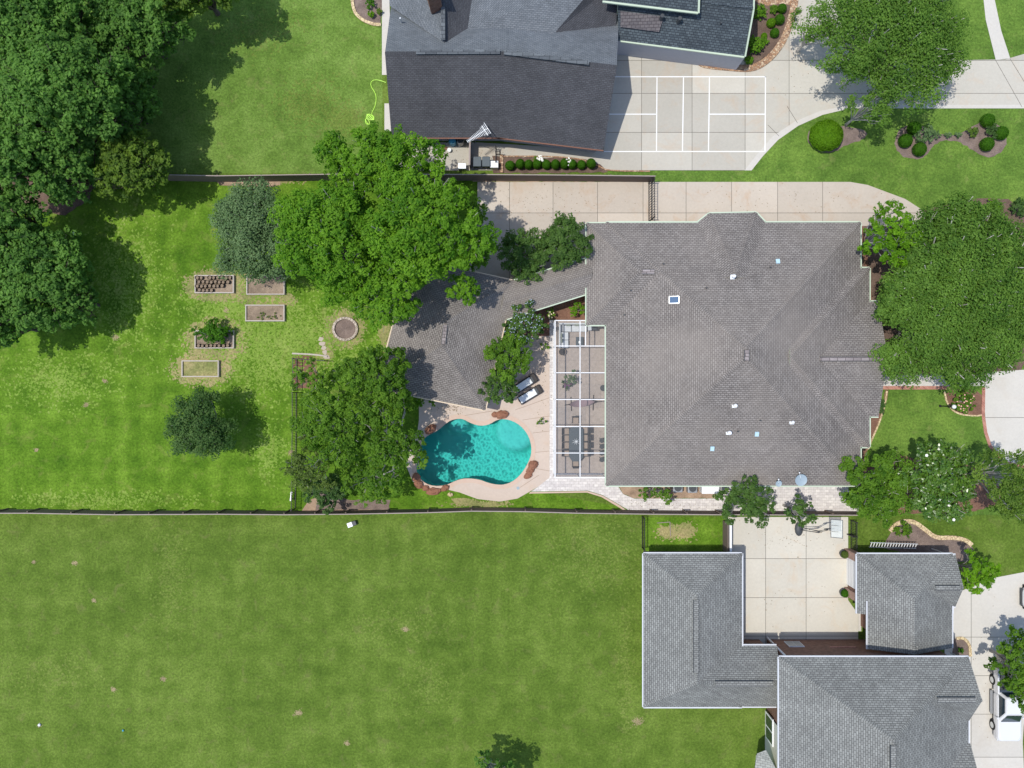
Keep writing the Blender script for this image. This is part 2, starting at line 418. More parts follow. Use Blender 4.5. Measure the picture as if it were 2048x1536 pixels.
def slabs(name, pts, xs, ys, z, mat, seed=1, var=.07, gap=.018, curved=False):
    """concrete poured in panels with open joints, over a dark joint bed"""
    r = random.Random(seed); mb = MB(); g = G(pts)
    X = [P(x, 0)[0] for x in xs]; Y = sorted(P(0, y)[1] for y in ys)
    bx = [-1e3] + sorted(X) + [1e3]; by = [-1e3] + Y + [1e3]
    for i in range(len(bx) - 1):
        for j in range(len(by) - 1):
            q = clip(g, lambda p: bx[i] + gap - p[0]); q = clip(q, lambda p: p[0] - bx[i + 1] + gap) if q else q
            q = clip(q, lambda p: by[j] + gap - p[1]) if q else q; q = clip(q, lambda p: p[1] - by[j + 1] + gap) if q else q
            if len(q) > 2 and abs(area2(q)) > .01:
                try: mb.flat(q, z, tint=1 + r.uniform(-var, var))
                except Exception: pass
    o = struct(mb.build(name, mat))
    j = MB().flat(g, z - .012).build('joint_bed', M['joint']); j.parent = o
    return o
def strip(pts, w, z0, z1, closed=False):
    """wall-like ribbon of width w following plan points; returns MB"""
    mb = MB(); v = [Vector(P(*p)[:2]) for p in pts]
    Lf, Rt = [], []
    for i, p in enumerate(v):
        m_ = len(v); d = ((v[(i + 1) % m_] - v[i - 1]) if closed else (v[min(i + 1, m_ - 1)] - v[max(i - 1, 0)])).normalized(); nrm = Vector((-d.y, d.x)) * w / 2
        Lf.append(p + nrm); Rt.append(p - nrm)
    for i in range(len(v) if closed else len(v) - 1):
        k_ = (i + 1) % len(v); a, b, c, d = Lf[i], Rt[i], Rt[k_], Lf[k_]
        mb.poly([(a.x, a.y, z1), (b.x, b.y, z1), (c.x, c.y, z1), (d.x, d.y, z1)])
        mb.poly([(b.x, b.y, z0), (c.x, c.y, z0), (c.x, c.y, z1), (b.x, b.y, z1)])
        mb.poly([(a.x, a.y, z1), (d.x, d.y, z1), (d.x, d.y, z0), (a.x, a.y, z0)])
    for i in () if closed else (0, -1):
        a, b = Lf[i], Rt[i]; mb.poly([(a.x, a.y, z0), (b.x, b.y, z0), (b.x, b.y, z1), (a.x, a.y, z1)])
    return mb

# ------------------------------------------------------------------ ground, lawns, paving
Z6 = 6.0235
pool_px = [(780 + x / Z6, 780 + y / Z6) for x, y in [(640, 400), (720, 340), (830, 318), (900, 330), (960, 365), (1050, 400), (1130, 405), (1200, 385), (1260, 345),
    (1330, 325), (1430, 330), (1540, 375), (1630, 450), (1700, 560), (1730, 680), (1725, 790), (1690, 880), (1640, 970), (1570, 1060), (1480, 1130), (1380, 1165),
    (1280, 1165), (1170, 1140), (1080, 1105), (980, 1090), (880, 1090), (790, 1120), (720, 1155), (640, 1178), (520, 1180), (420, 1150), (340, 1080), (290, 980),
    (300, 850), (340, 700), (380, 580), (450, 520), (560, 470)]]
pool_px = smooth_loop(pool_px, 1)
base = [(-6000, -6000), (8000, -6000), (8000, 8000), (-6000, 8000)]
sheet('ground', base, 0.0, M['lawn_s'], [pool_px])
sheet('lawn_north', [(-2500, -2500), (765, -2500), (765, 346), (-2500, 346)], .004, M['lawn_n'])
sheet('lawn_middle', [(-2500, 358), (990, 358), (1110, 640), (1110, 990), (1300, 1024), (-2500, 1024)], .004, M['lawn_m'], [pool_px])
sheet('lawn_front_north', [(1215, 330), (2600, 330), (2600, 420), (1700, 420), (1700, 366), (1215, 366)], .004, M['lawn_f'])
sheet('lawn_front_island', [(1480, 345), (1520, 290), (1600, 225), (1700, 205), (2600, 205), (2600, 345)], .008, M['lawn_f'])
sheet('lawn_front_far', [(1860, -300), (2600, -300), (2600, 130), (1860, 130)], .004, M['lawn_f'])
sheet('lawn_front_middle', [(1700, 420), (2600, 420), (2600, 1030), (1700, 1030)], .004, M['lawn_f'])
sheet('lawn_side_yard', [(1290, 1034), (1448, 1034), (1448, 1102), (1290, 1102)], .006, M['lawn_m'])
# dry worn grass
dry = [[(385, 545), (480, 545), (490, 590), (480, 600), (386, 600)], [(484, 588), (580, 590), (590, 600), (570, 612), (488, 612)], [(380, 648), (395, 640), (395, 700), (480, 700), (486, 680), (484, 705), (450, 722), (400, 712), (378, 690)],
       [(353, 722), (372, 716), (444, 718), (447, 760), (410, 762), (362, 756)], [(640, 670), (655, 665), (665, 700), (668, 720), (645, 712)], [(758, 650), (785, 655), (776, 695), (757, 680)],
       [(660, 640), (690, 625), (718, 640), (722, 665), (700, 690), (672, 690), (658, 670)], [(1320, 1055), (1350, 1050), (1352, 1078), (1322, 1076)], [(1355, 1048), (1385, 1046), (1388, 1074), (1358, 1078)],
       [(905, 990), (960, 1004), (1010, 1010), (1000, 1016), (905, 1008)], [(620, 705), (650, 700), (655, 716), (622, 716)], [(380, 565), (388, 545), (392, 600), (382, 595)]]
for i, d in enumerate(dry): sheet('worn_grass', smooth_loop(d, 2), .009 + i * .0003, M['drygrass'], jit=.12, seed=i)
def blob(cx, cy, rad, seed, n=10):
    r = random.Random(seed); return smooth_loop([(cx + rad * r.uniform(.5, 1.2) * math.cos(6.283 * i / n), cy + rad * r.uniform(.4, 1.0) * math.sin(6.283 * i / n)) for i in range(n)], 1)
def flakes(name, cx, cy, rx, ry, n, mat, z, seed, size=(.03, .08), ring=0.0):
    """a scatter of little flat flakes: soft-edged patch of bare soil or dead grass"""
    r = np.random.default_rng(seed); mb = MB(); c = P(cx, cy)
    for i in range(n):
        if ring: t = r.uniform(0, 6.283); q = 1 + r.normal(0, ring); dx, dy = rx / S * q * math.cos(t), ry / S * q * math.sin(t)
        else: dx, dy = r.normal(0, .45) * rx / S, r.normal(0, .45) * ry / S
        t = r.uniform(0, 6.283); sz = r.uniform(*size); X, Y = c[0] + dx, c[1] + dy; zz = z + i * 4e-6
        mb.poly([(X + sz * math.cos(t + a) * b, Y + sz * math.sin(t + a) * b, zz) for a, b in ((0, 1), (1.6, .6), (3.0, 1.1), (4.5, .7))])
    return tag(mb.build(name, mat), kind='stuff')
for i, (x, y, q) in enumerate([(232, 675, 6), (210, 762, 5), (73, 900, 4), (452, 620, 5), (326, 1358, 5), (227, 1379, 5), (597, 1426, 7), (811, 1258, 6), (1275, 1443, 10), (188, 1201, 4), (695, 1486, 5), (68, 1124, 4), (150, 1126, 5),
                            (80, 1450, 4), (582, 905, 6), (172, 810, 5)]): flakes('bare_patch', x, y, q * 1.25, q, 40 + int(q * q * 2.0), M['tandirt'], .0136, i, (.02, .055))
for i, (x, y, a, b, n_) in enumerate([(430, 570, 52, 27, 900), (534, 600, 48, 14, 700), (432, 680, 52, 36, 1000), (403, 738, 52, 28, 900), (690, 657, 33, 32, 800), (770, 672, 14, 30, 250), (655, 700, 14, 30, 300), (1337, 1064, 22, 16, 350), (1371, 1062, 20, 16, 420), (960, 1008, 60, 7, 400),
        (540, 362, 60, 8, 400)]):
    flakes('dead_grass', x, y, a, b, n_, M['drygrass'], .0145, 60 + i, (.04, .13), .16 if i < 5 else 0)
M['palegrass'] = m_grass('pale_grass', (.10, .19, .02), (.17, .27, .04), (.24, .32, .07), (.3, .3, .1), .4)
M['palegrass_s'] = m_grass('pale_grass_south', (.085, .135, .022), (.13, .185, .034), (.17, .22, .05), (.22, .2, .08), .4)
for i, (x, y, a, b, n_) in enumerate([(560, 690, 190, 110, 5200), (470, 600, 110, 60, 1800), (250, 560, 90, 160, 1500), (120, 760, 140, 60, 900), (540, 900, 36, 60, 400), (200, 1000, 220, 20, 600)]): flakes('pale_grass', x, y, a, b, n_, M['palegrass'], .0060, 300 + i, (.05, .16))
for i, (x, y, a, b, n_) in enumerate([(1190, 1110, 110, 90, 900), (340, 1150, 40, 120, 500), (800, 1250, 120, 40, 350), (1250, 1330, 20, 200, 450), (860, 1370, 60, 70, 350), (100, 1350, 120, 50, 350)]): flakes('pale_grass', x, y, a, b, n_, M['palegrass_s'], .0030, 320 + i, (.05, .15))
for i, (x, y, a, b, n_) in enumerate([(620, 210, 70, 60, 700), (690, 240, 40, 30, 500), (520, 60, 100, 60, 400)]): flakes('pale_grass', x, y, a, b, n_, M['palegrass_s'], .0070, 340 + i, (.05, .15))
# mulch under hedges and fences
for i, (nm, pts, mt) in enumerate([
    ('mulch_north_hedge', [(985, 312), (1170, 318), (1200, 330), (1215, 345), (985, 347)], 'mulch'),
    ('mulch_fence_strip', [(430, 357), (560, 357), (560, 370), (540, 374), (440, 370)], 'dirt'),
    ('mulch_fence_strip', [(945, 352), (1300, 352), (1300, 364), (945, 364)], 'dirt'),
    ('mulch_fence_strip', [(630, 995), (700, 1000), (770, 1000), (778, 1023), (600, 1024), (615, 1005)], 'dirt'),
    ('garden_bed', [(586, 710), (634, 712), (634, 760), (625, 778), (586, 775)], 'mulch_red'),
    ('garden_bed', [(640, 780), (830, 780), (850, 840), (830, 980), (700, 1000), (600, 960), (600, 840)][:0] + [(640, 985), (700, 1000), (780, 1000), (778, 1020), (630, 1020)], 'mulch_grey'),
    ('mulch_front', [(1590, 0), (1495, -20), (1495, 130), (1505, 130), (1540, 110), (1575, 60), (1582, 10)], 'mulch'),
    ('mulch_ball_bed', smooth_loop([(1612, 270), (1625, 252), (1680, 250), (1740, 262), (1722, 282), (1690, 290), (1668, 306), (1640, 304), (1620, 292)], 2), 'mulch_grey'),
    ('mulch_island_bed', smooth_loop([(1788, 285), (1795, 262), (1815, 250), (1840, 248), (1865, 262), (1885, 272), (1920, 268), (1950, 248), (1980, 240), (2008, 255), (2016, 280), (2005, 305), (1980, 316), (1955, 308), (1930, 290), (1905, 280), (1875, 284), (1860, 300), (1845, 318), (1815, 318), (1795, 305)], 2), 'mulch_grey'),
    ('mulch_oak_bed', smooth_loop([(1715, 420), (1760, 440), (1850, 420), (1950, 395), (2040, 400), (2100, 520), (2060, 740), (1980, 750), (1900, 742), (1765, 742), (1740, 600), (1716, 540)], 1), 'mulch'),
    ('mulch_house_bed', [(1720, 825), (1760, 825), (1772, 780), (1776, 782), (1768, 825), (1748, 870), (1735, 905), (1718, 960), (1700, 960)], 'mulch_red'),
    ('mulch_rose_bed', smooth_loop([(1888, 780), (1965, 778), (1966, 826), (1950, 832), (1915, 828), (1893, 808)], 1), 'mulch_red'),
    ('mulch_magnolia_bed', smooth_loop([(1710, 950), (1780, 900), (1860, 930), (1940, 925), (2000, 960), (2000, 1025), (1720, 1028), (1690, 1000)], 1), 'mulch_red'),
    ('mulch_south_bed', smooth_loop([(1770, 1085), (1785, 1060), (1800, 1042), (1830, 1045), (1850, 1060), (1875, 1078), (1910, 1076), (1935, 1084), (1950, 1100), (1940, 1125), (1900, 1120), (1770, 1100)], 2), 'mulch_grey'),
    ('mulch_drive_bed', smooth_loop([(1903, 1278), (1925, 1275), (1938, 1288), (1942, 1315), (1905, 1318)], 1), 'mulch_grey'),
    ('mulch_west_bed', smooth_loop([(703, -60), (705, 20), (720, 40), (745, 48), (765, 50), (768, -60)], 1), 'mulch_grey'),
    ('mulch_side_bed', [(1235, 968), (1430, 968), (1430, 996), (1265, 996), (1245, 988)], 'dirt'),
    ('mulch_courtyard', [(1080, 600), (1175, 580), (1175, 640), (1080, 640)], 'mulch_red'),
    ('garden_bed', [(1000, 610), (1100, 610), (1100, 692), (1060, 690), (1000, 700)], 'mulch_red'),
    ('mulch_under_trees', [(-200, 346), (190, 346), (180, 400), (130, 430), (60, 420), (-200, 470)], 'mulch'),
    ('mulch_gate', [(1716, 440), (1726, 440), (1745, 600), (1775, 712), (1765, 742), (1735, 600)], 'mulch_red'),
]): sheet(nm, pts, (.046 if nm in ('mulch_north_hedge', 'mulch_drive_bed', 'mulch_front') else .018) + i * .0004, M[mt], jit=.06, seed=i + 3)

# concrete
slabs('driveway_north', [(1208, 70), (1440, 110), (1530, 122), (1560, 95), (1577, 60), (1590, 20), (1595, -60), (1720, -60), (1790, 60), (1870, 121), (2010, 119), (2048, 108), (2600, 60), (2600, 212), (1700, 212),
    (1640, 224), (1590, 246), (1548, 275), (1515, 313), (1490, 341), (955, 341), (955, 285), (1208, 300)], [1283, 1384, 1490, 1578, 1890], [121, 187, 265, 341], .03, M['concrete_n'], 3, .12)
slabs('patio_north', [(780, 285), (955, 285), (955, 341), (840, 341), (780, 330)], [870], [], .03, M['concrete_n'], 4)
sheet('curb_north', [(2600, 210), (1700, 210), (1640, 222), (1588, 244), (1545, 273), (1512, 311), (1489, 341), (1503, 341), (1526, 312), (1556, 280), (1596, 252), (1645, 230), (1700, 217), (2600, 217)], .034, M['concrete_w'])
sheet('front_walk_north', [(1958, -80), (1971, 40), (1991, 120), (2020, 117), (2002, 62), (1989, 0), (1985, -80)], .036, M['concrete_w'])
sheet('side_walk_north', [(764, -80), (776, -80), (784, 150), (764, 150)], .03, M['concrete_w'])
sheet('side_walk_north', [(769, 207), (790, 207), (790, 262), (769, 262)], .03, M['concrete_w'])
slabs('driveway_middle', [(955, 364), (1700, 364), (1735, 370), (1810, 398), (1860, 430), (1860, 452), (1190, 452), (1190, 520), (1020, 565), (935, 545), (955, 452)], [1019, 1106, 1195, 1286, 1372, 1463, 1555, 1645], [426], .03, M['concrete_m'], 8, .08)
slabs('court_south', [(1456, 1034), (1696, 1034), (1696, 1200), (1716, 1228), (1716, 1290), (1456, 1290)], [1531, 1612], [1117, 1195, 1272], .03, M['concrete_s'], 12, .06)
slabs('driveway_south', [(1890, 1225), (1905, 1190), (1935, 1176), (1985, 1156), (2048, 1144), (2600, 1100), (2600, 2000), (1880, 2000)], [1942], [1274, 1351, 1428, 1514], .03, M['concrete_w'], 5, .04)
sheet('lawn_drive_edge', smooth_loop([(2048, 1435), (2070, 1420), (2200, 1420), (2200, 1700), (2060, 1700), (2044, 1500)], 1), .036, M['lawn_s'])
slabs('driveway_front_middle', [(1970, 745), (2600, 700), (2600, 935), (2048, 930), (2012, 925), (1982, 893), (1972, 860), (1968, 800)], [2120], [835], .03, M['concrete_w'], 6, .03)
sheet('front_walk', [(1760, 748), (1968, 748), (1968, 772), (1760, 772)], .030, M['concrete_w'])
sheet('brick_border', [(1755, 741), (1905, 741), (1905, 748), (1755, 748)], .032, M['brickpath'])
sheet('brick_border', [(1755, 772), (1905, 772), (1905, 779), (1755, 779)], .032, M['brickpath'])
bb = strip([(1967, 775), (1966, 830), (1971, 865), (1980, 892), (2008, 924), (2048, 934)], .26, .0, .04).build('brick_curb', M['brickpath']); struct(bb)
slabs('pool_deck', [(838, 800), (960, 790), (985, 740), (1025, 680), (1060, 672), (1100, 672), (1100, 955), (1078, 972), (1058, 984), (1035, 997), (1000, 1003), (955, 998), (920, 985), (900, 974),
    (880, 970), (838, 960), (822, 930), (826, 900), (835, 860)], [], [], .03, M['deck'], 2)
bpy.data.objects.remove([o for o in bpy.data.objects if o.name == 'pool_deck'][0].children[0]); bpy.data.objects.remove(bpy.data.objects['pool_deck'])
deckpoly = smooth_loop([(838, 800), (960, 790), (985, 740), (1025, 680), (1060, 672), (1104, 672)], 0) + [(1104, 955), (1078, 972), (1058, 984), (1035, 997), (1000, 1003), (955, 998), (920, 985), (895, 979), (850, 978), (825, 962), (812, 930), (818, 890), (835, 860), (838, 840)]
struct(MB().flat(G(deckpoly), .03, [G(pool_px)]).build('pool_deck', M['deck']))
jn = MB()
for a, b in [((1065, 866), (1100, 862)), ((1068, 905), (1100, 902)), ((1060, 935), (1100, 942)), ((1045, 840), (1100, 832)), ((1030, 820), (1100, 795)), ((905, 835), (985, 822)), ((1040, 975), (1078, 950))]:
    jn.bar(PV(*a, .031), PV(*b, .031), .035, .004)
struct(jn.build('deck_joints', m_plain('deck_joint', (.33, .24, .18), .9)))
path_s = [(1099, 640), (1112, 640), (1112, 953), (1212, 953), (1212, 972), (1236, 972), (1246, 988), (1268, 997), (1430, 997), (1440, 972), (1640, 972), (1700, 972), (1712, 985), (1725, 1023), (1262, 1023), (1240, 1010), (1205, 990), (1175, 981), (1062, 983), (1078, 972), (1099, 955)]
sheet('paver_path', path_s, .038, M['travertine'])
sheet('paver_border', [(1060, 984), (1175, 982), (1205, 991), (1240, 1011), (1256, 1023), (1251, 1023), (1235, 1013), (1203, 994), (1174, 985), (1058, 987)], .041, M['pinkcoping'])
sheet('lanai_floor', [(1106, 640), (1225, 640), (1225, 953), (1106, 953)], .045, M['patio'])
# pool
po = strip(pool_px, .34, -.12, .055, True).build('pool_coping', M['pinkcoping']); struct(po)
gpool = G(pool_px)
mb = MB()
for i in range(len(gpool)):
    a, b = gpool[i], gpool[(i + 1) % len(gpool)]; mb.poly([(a[0], a[1], .02), (b[0], b[1], .02), (b[0], b[1], -2.6), (a[0], a[1], -2.6)])
bx = [p[0] for p in gpool]; by = [p[1] for p in gpool]
def depth(x, y):
    u = (x - min(bx)) / (max(bx) - min(bx)); c = P(1033, 862); d = math.hypot(x - c[0], y - c[1])
    ledge = 1 / (1 + math.exp((d - 1.75) * 7)); c2 = P(915, 850); d2 = math.hypot(x - c2[0], (y - c2[1]) * 1.3)
    ledge2 = 1 / (1 + math.exp((d2 - 1.0) * 8))
    z = -1.25 - .95 * max(0, 1 - u) ** 1.2
    z = z * (1 - ledge) + -.38 * ledge; z = z * (1 - ledge2) + -.6 * ledge2
    return z
NX, NY = 70, 50
gx = [min(bx) - .3 + (max(bx) - min(bx) + .6) * i / NX for i in range(NX + 1)]; gy = [min(by) - .3 + (max(by) - min(by) + .6) * i / NY for i in range(NY + 1)]
for i in range(NX):
    for j in range(NY): mb.poly([(gx[a], gy[b], depth(gx[a], gy[b])) for a, b in ((i, j), (i + 1, j), (i + 1, j + 1), (i, j + 1))])
nb = NT('pool_plaster'); nf_ = nb.noise(nb.co(), 5, 5, .7)      # teal pebble plaster, ledges painted paler, as thin water would absorb less light
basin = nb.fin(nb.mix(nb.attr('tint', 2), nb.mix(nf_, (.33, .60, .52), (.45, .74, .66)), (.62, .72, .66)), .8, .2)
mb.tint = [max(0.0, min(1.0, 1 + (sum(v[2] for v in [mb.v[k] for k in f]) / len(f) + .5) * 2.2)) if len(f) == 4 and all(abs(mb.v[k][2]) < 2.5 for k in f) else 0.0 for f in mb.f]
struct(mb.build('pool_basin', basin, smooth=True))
from mathutils import noise as mn
gw = NT('pool_water'); gb = gw.new('BsdfGlass'); gb.inputs['IOR'].default_value = 1.33; gb.inputs['Roughness'].default_value = 0.0; gb.inputs['Color'].default_value = (.235, .60, .60, 1)
gw.l(gb.outputs[0], gw.out.inputs[0])
wm = MB(); NXW, NYW = 280, 200                       # rippled surface: real waves, so the sun draws its caustics on the basin
def wz(x, y): return -.10 + .015 * mn.noise(Vector((x * 2.1 + y * .5, y * 1.9, 1.0))) + .006 * mn.noise(Vector((x * 4.6 + 4, y * 4.2, 2.0)))
x0, x1, y0, y1 = min(bx), max(bx), min(by), max(by); ZW = [[wz(x0 + (x1 - x0) * a / NXW, y0 + (y1 - y0) * b / NYW) for b in range(NYW + 1)] for a in range(NXW + 1)]
for i in range(NXW):
    for j in range(NYW): wm.poly([(x0 + (x1 - x0) * a / NXW, y0 + (y1 - y0) * b / NYW, ZW[a][b]) for a, b in ((i, j), (i + 1, j), (i + 1, j + 1), (i, j + 1))])
wo = wm.build('pool_water', gw.m, smooth=True); struct(wo)
wo.cycles.is_caustics_caster = True; bpy.data.objects['pool_basin'].cycles.is_caustics_receiver = True; sl.cycles.is_caustics_light = True

for i, (x, y, a, b, n_) in enumerate([(1090, 400, 160, 40, 140), (1560, 400, 200, 36, 90), (1330, 1010, 130, 14, 90), (1580, 1080, 90, 40, 90), (950, 320, 60, 25, 80), (1085, 770, 25, 90, 70), (1700, 160, 160, 60, 120), (2000, 1330, 50, 120, 70), (905, 815, 40, 14, 120), (1590, 1200, 110, 80, 40)]):
    flakes('leaf_litter', x, y, a, b, n_, M['litter'], .048, 200 + i, (.02, .05))
# court lines
cl = MB()
def line(a, b, w=.075, z=.036): cl.bar(PV(*a, z), PV(*b, z), w, .006)
for a, b in [((1208, 153.5), (1532, 153.5)), ((1208, 303), (1530, 303)), ((1531, 152), (1530, 304)), ((1314, 155), (1313, 302)), ((1367, 155), (1365, 302)), ((1419, 155), (1417, 302)), ((1205, 228.3), (1313, 228.3)), ((1419, 228.3), (1530, 228.3))]: line(a, b)
struct(cl.build('court_markings', M['chalk']))
dj = MB()
for a, b in [((1991, 120), (2044, 214)), ((2020, 117), (2120, 280)), ((1595, 246), (1574, 212)), ((1558, 272), (1536, 250))]: dj.bar(PV(*a, .0335), PV(*b, .0335), .035, .003)
struct(dj.build('driveway_joints', M['joint']))

# ------------------------------------------------------------------ roofs and houses
class Roof:
    def __init__(s): s.regs = []; s.mb = MB(); s.cap = MB(); s.fas = MB(); s.gut = MB(); s.wall = MB(); s.gl = []; s.mb2 = None
    def comp(s, px, ze, edges, wall=True, inset=.45, gutter=None, zw0=0.0, fascia=.22):
        pts = [P(x, y, ze)[:2] for x, y in px]
        if area2(pts) < 0:
            pts.reverse(); edges = list(reversed(edges[:-1])) + [edges[-1]]; gutter = (list(reversed(gutter[:-1])) + [gutter[-1]]) if gutter else None
            if hasattr(inset, '__len__'): inset = list(reversed(inset[:-1])) + [inset[-1]]
        n = len(pts); pl = []
        for i, e in enumerate(edges):
            a, b = Vector(pts[i]), Vector(pts[(i + 1) % n]); d = (b - a).normalized(); nr = Vector((-d.y, d.x))
            if e is None: pl.append((a, d, nr, None, None)); continue
            pt, z0 = e if isinstance(e, tuple) else (e, ze)
            pl.append((a, d, nr, pt, z0))
        H = [None if q[3] is None else (lambda p, q=q: q[4] + q[3] * ((p[0] - q[0].x) * q[2].x + (p[1] - q[0].y) * q[2].y)) for q in pl]
        s.regs.append((pts, [h for h in H if h]))
        regs = {}
        for i in range(n):
            if H[i] is None: continue
            poly = list(pts)
            for j in range(n):
                if j != i and H[j] is not None and len(poly) > 2: poly = clip(poly, lambda p, j=j: H[i](p) - H[j](p))
            if len(poly) < 3 or abs(area2(poly)) < .02: continue
            regs[i] = poly; a, d, nr, pt, z0 = pl[i]; sl_ = math.sqrt(1 + pt * pt)
            v3 = [(p[0], p[1], H[i](p)) for p in poly]
            uv = [((p[0] - a.x) * d.x + (p[1] - a.y) * d.y + 7.3 * i, ((p[0] - a.x) * nr.x + (p[1] - a.y) * nr.y) * sl_) for p in poly]
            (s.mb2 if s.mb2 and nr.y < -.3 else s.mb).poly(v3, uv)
            m = len(poly)
            for k in range(m):
                p, q = Vector(poly[k]), Vector(poly[(k + 1) % m])
                if (q - p).length < .05: continue
                onb = False
                for (a2, d2, n2, _, _) in pl:
                    if abs((p - a2).dot(n2)) < 1e-3 and abs((q - a2).dot(n2)) < 1e-3: onb = True
                zp, zq = H[i](p), H[i](q)
                if onb:
                    s.fas.poly([(p.x, p.y, zp), (q.x, q.y, zq), (q.x, q.y, zq - fascia), (p.x, p.y, zp - fascia)])
                else:
                    j = min((jj for jj in range(n) if jj != i and H[jj]), key=lambda jj: abs(H[jj](p) - zp) + abs(H[jj](q) - zq))
                    if j < i: continue
                    e3 = (Vector((q.x, q.y, zq)) - Vector((p.x, p.y, zp))).normalized()
                    for w in (i, j):
                        nr3 = pl[w][2]; pw = pl[w][3]; nn = Vector((-pw * nr3.x, -pw * nr3.y, 1)).normalized()
                        side = nn.cross(e3).normalized()
                        cen = Vector((sum(c[0] for c in (poly if w == i else pts)) / len(poly if w == i else pts), sum(c[1] for c in (poly if w == i else pts)) / len(poly if w == i else pts), 0))
                        mid = (p + q) / 2
                        # choose downhill side of plane w
                        if (side.x * -nr3.x + side.y * -nr3.y) < 0: side = -side
                        A, B = Vector((p.x, p.y, zp + .04)), Vector((q.x, q.y, zq + .04)); off = side * .17 - Vector((0, 0, .02))
                        ln = (B - A).length
                        s.cap.poly([A, B, B + off, A + off], [(0, 0), (0, ln * 1.0), (.3, ln), (.3, 0)])
        for i in range(n):
            if H[i] is None or (gutter and not gutter[i]): continue
            a, d, nr, pt, z0 = pl[i]; b = Vector(pts[(i + 1) % n]); o_ = -nr * .055
            s.gl.append(MB().bar((a.x + o_.x, a.y + o_.y, z0 - .045), (b.x + o_.x, b.y + o_.y, z0 - .045), .09, .1))
        if wall:
            ins = list(pts)
            if not hasattr(inset, '__len__'): inset = [inset] * n
            for (a, d, nr, _, _), iv in zip(pl, inset): ins = clip(ins, lambda p: iv - ((p[0] - a.x) * nr.x + (p[1] - a.y) * nr.y))
            if len(ins) > 2:
                if area2(ins) < 0: ins.reverse()
                mm = len(ins)
                hh = lambda p: min(h(p) for h in H if h) - .06
                for k in range(mm):
                    a, b = Vector(ins[k]), Vector(ins[(k + 1) % mm]); N = 8
                    ts = [a.lerp(b, t / N) for t in range(N + 1)]
                    for t in range(N):
                        u, v = ts[t], ts[t + 1]
                        s.wall.poly([(u.x, u.y, zw0), (v.x, v.y, zw0), (v.x, v.y, hh(v)), (u.x, u.y, hh(u))])
        return s
    def face(s, v, eave=None):
        """explicit roof face from plan points with heights"""
        q = [PV(*p) for p in v]; nn = (q[1] - q[0]).cross(q[2] - q[0]).normalized()
        if nn.z < 0: nn = -nn; q.reverse()
        hd = Vector((nn.y, -nn.x, 0)).normalized() if abs(nn.z) < .9999 else Vector((1, 0, 0)); up = nn.cross(hd)
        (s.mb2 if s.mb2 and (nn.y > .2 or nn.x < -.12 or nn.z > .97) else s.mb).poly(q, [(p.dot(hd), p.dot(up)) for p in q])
    def z(s, x, y):
        best = 0
        for pts, hs in s.regs:
            c = area2(pts); ins = True
            for i in range(len(pts)):
                a, b = pts[i], pts[(i + 1) % len(pts)]
                if (b[0] - a[0]) * (y - a[1]) - (b[1] - a[1]) * (x - a[0]) < -1e-6: ins = False; break
            if ins: best = max(best, min(h((x, y)) for h in hs))
        return best
    def on(s, px, py):
        z = 3.0
        for _ in range(12): x, y, _z = P(px, py, z); z = s.z(x, y) or z
        return Vector((*P(px, py, z)[:2], z))
    def vent(s, a, b, w=.3, mat=None, root=None):
        A = s.on(*a); B = PV(*b, A.z); o = MB().bar(A + Vector((0, 0, .05)), B + Vector((0, 0, .05)), w, .1).build('ridge_vent', mat, root)
        d = (B - A).normalized(); nv = Vector((-d.y, d.x, 0)) * (w / 2 + .02)
        for sg in (-1, 1): MB().bar(A + nv * sg + Vector((0, 0, .03)), B + nv * sg + Vector((0, 0, .03)), .045, .1).build('vent_slot', M['charcoal'], o)
        return o
    def build(s, root, mroof, mfas, mgut, mwall):
        o = s.mb.build('roof', mroof, root); cp = s.cap.build('ridge_cap', mroof, o) if s.cap.v else None
        s.fas.build('fascia', mfas, root) if s.fas.v else None
        for g in s.gl: g.build('gutter', mgut, root)
        s.wall.build('wall', mwall, root) if s.wall.v else None
        return o

capmat_m = m_shingle('ridge_shingle_main', (.22, .19, .185), (.33, .29, .28), (.1, .085, .08), .25, .6)
# --- main house
hm = thing('brown_roofed_house', 'large single-storey house under a sprawling grey-brown hipped shingle roof, centre right', 'house', P(1460, 710))
rm = Roof()
rm.comp([(1212, 445), (1721, 445), (1721, 971), (1212, 971)], 3.0, [.35, .35, .35, .35])
rm.comp([(1173, 446.5), (1420, 446.5), (1420, 650), (1173, 650)], 3.0, [.35, None, .35, .35])
rm.comp([(1560, 536), (1739, 536), (1739, 894), (1560, 894)], 3.0, [.35, .35, .35, None])
rm.comp([(1600, 603), (1757, 603), (1757, 833), (1600, 833)], 3.0, [.35, None, .35, None])
rm.comp([(1530, 560), (1530, 444), (1512, 425), (1418, 427), (1396, 444), (1396, 560)], 3.0, [None, .35, .35, .35, None, None])
rm.comp([(1000, 642), (1178, 586), (1188, 512), (1012, 566)], 2.85, [.35, None, .35, None], gutter=[1, 0, 1, 0])
rm.build(hm, M['roof_m'], M['gutter'], M['gutter'], M['stucco'])
rm.vent((1493, 700), (1493, 722), .3, capmat_m, hm); rm.vent((1283, 543.5), (1308, 543.5), .3, capmat_m, hm); rm.vent((1640, 718), (1774, 718), .28, capmat_m, hm)
skp = rm.on(1348, 600); th = math.atan(.35)
sk = MB().box(skp + Vector((0, 0, .07)), (.78, .58, .14), 0, 0, -th).build('skylight', M['silver'], hm, bevel=.01)
MB().box(skp + Vector((-.02, 0, .15)), (.68, .48, .02), 0, 0, -th).build('pane', m_plain('skylight_pane', (.03, .10, .2), .08, .1, 3, .8), sk)
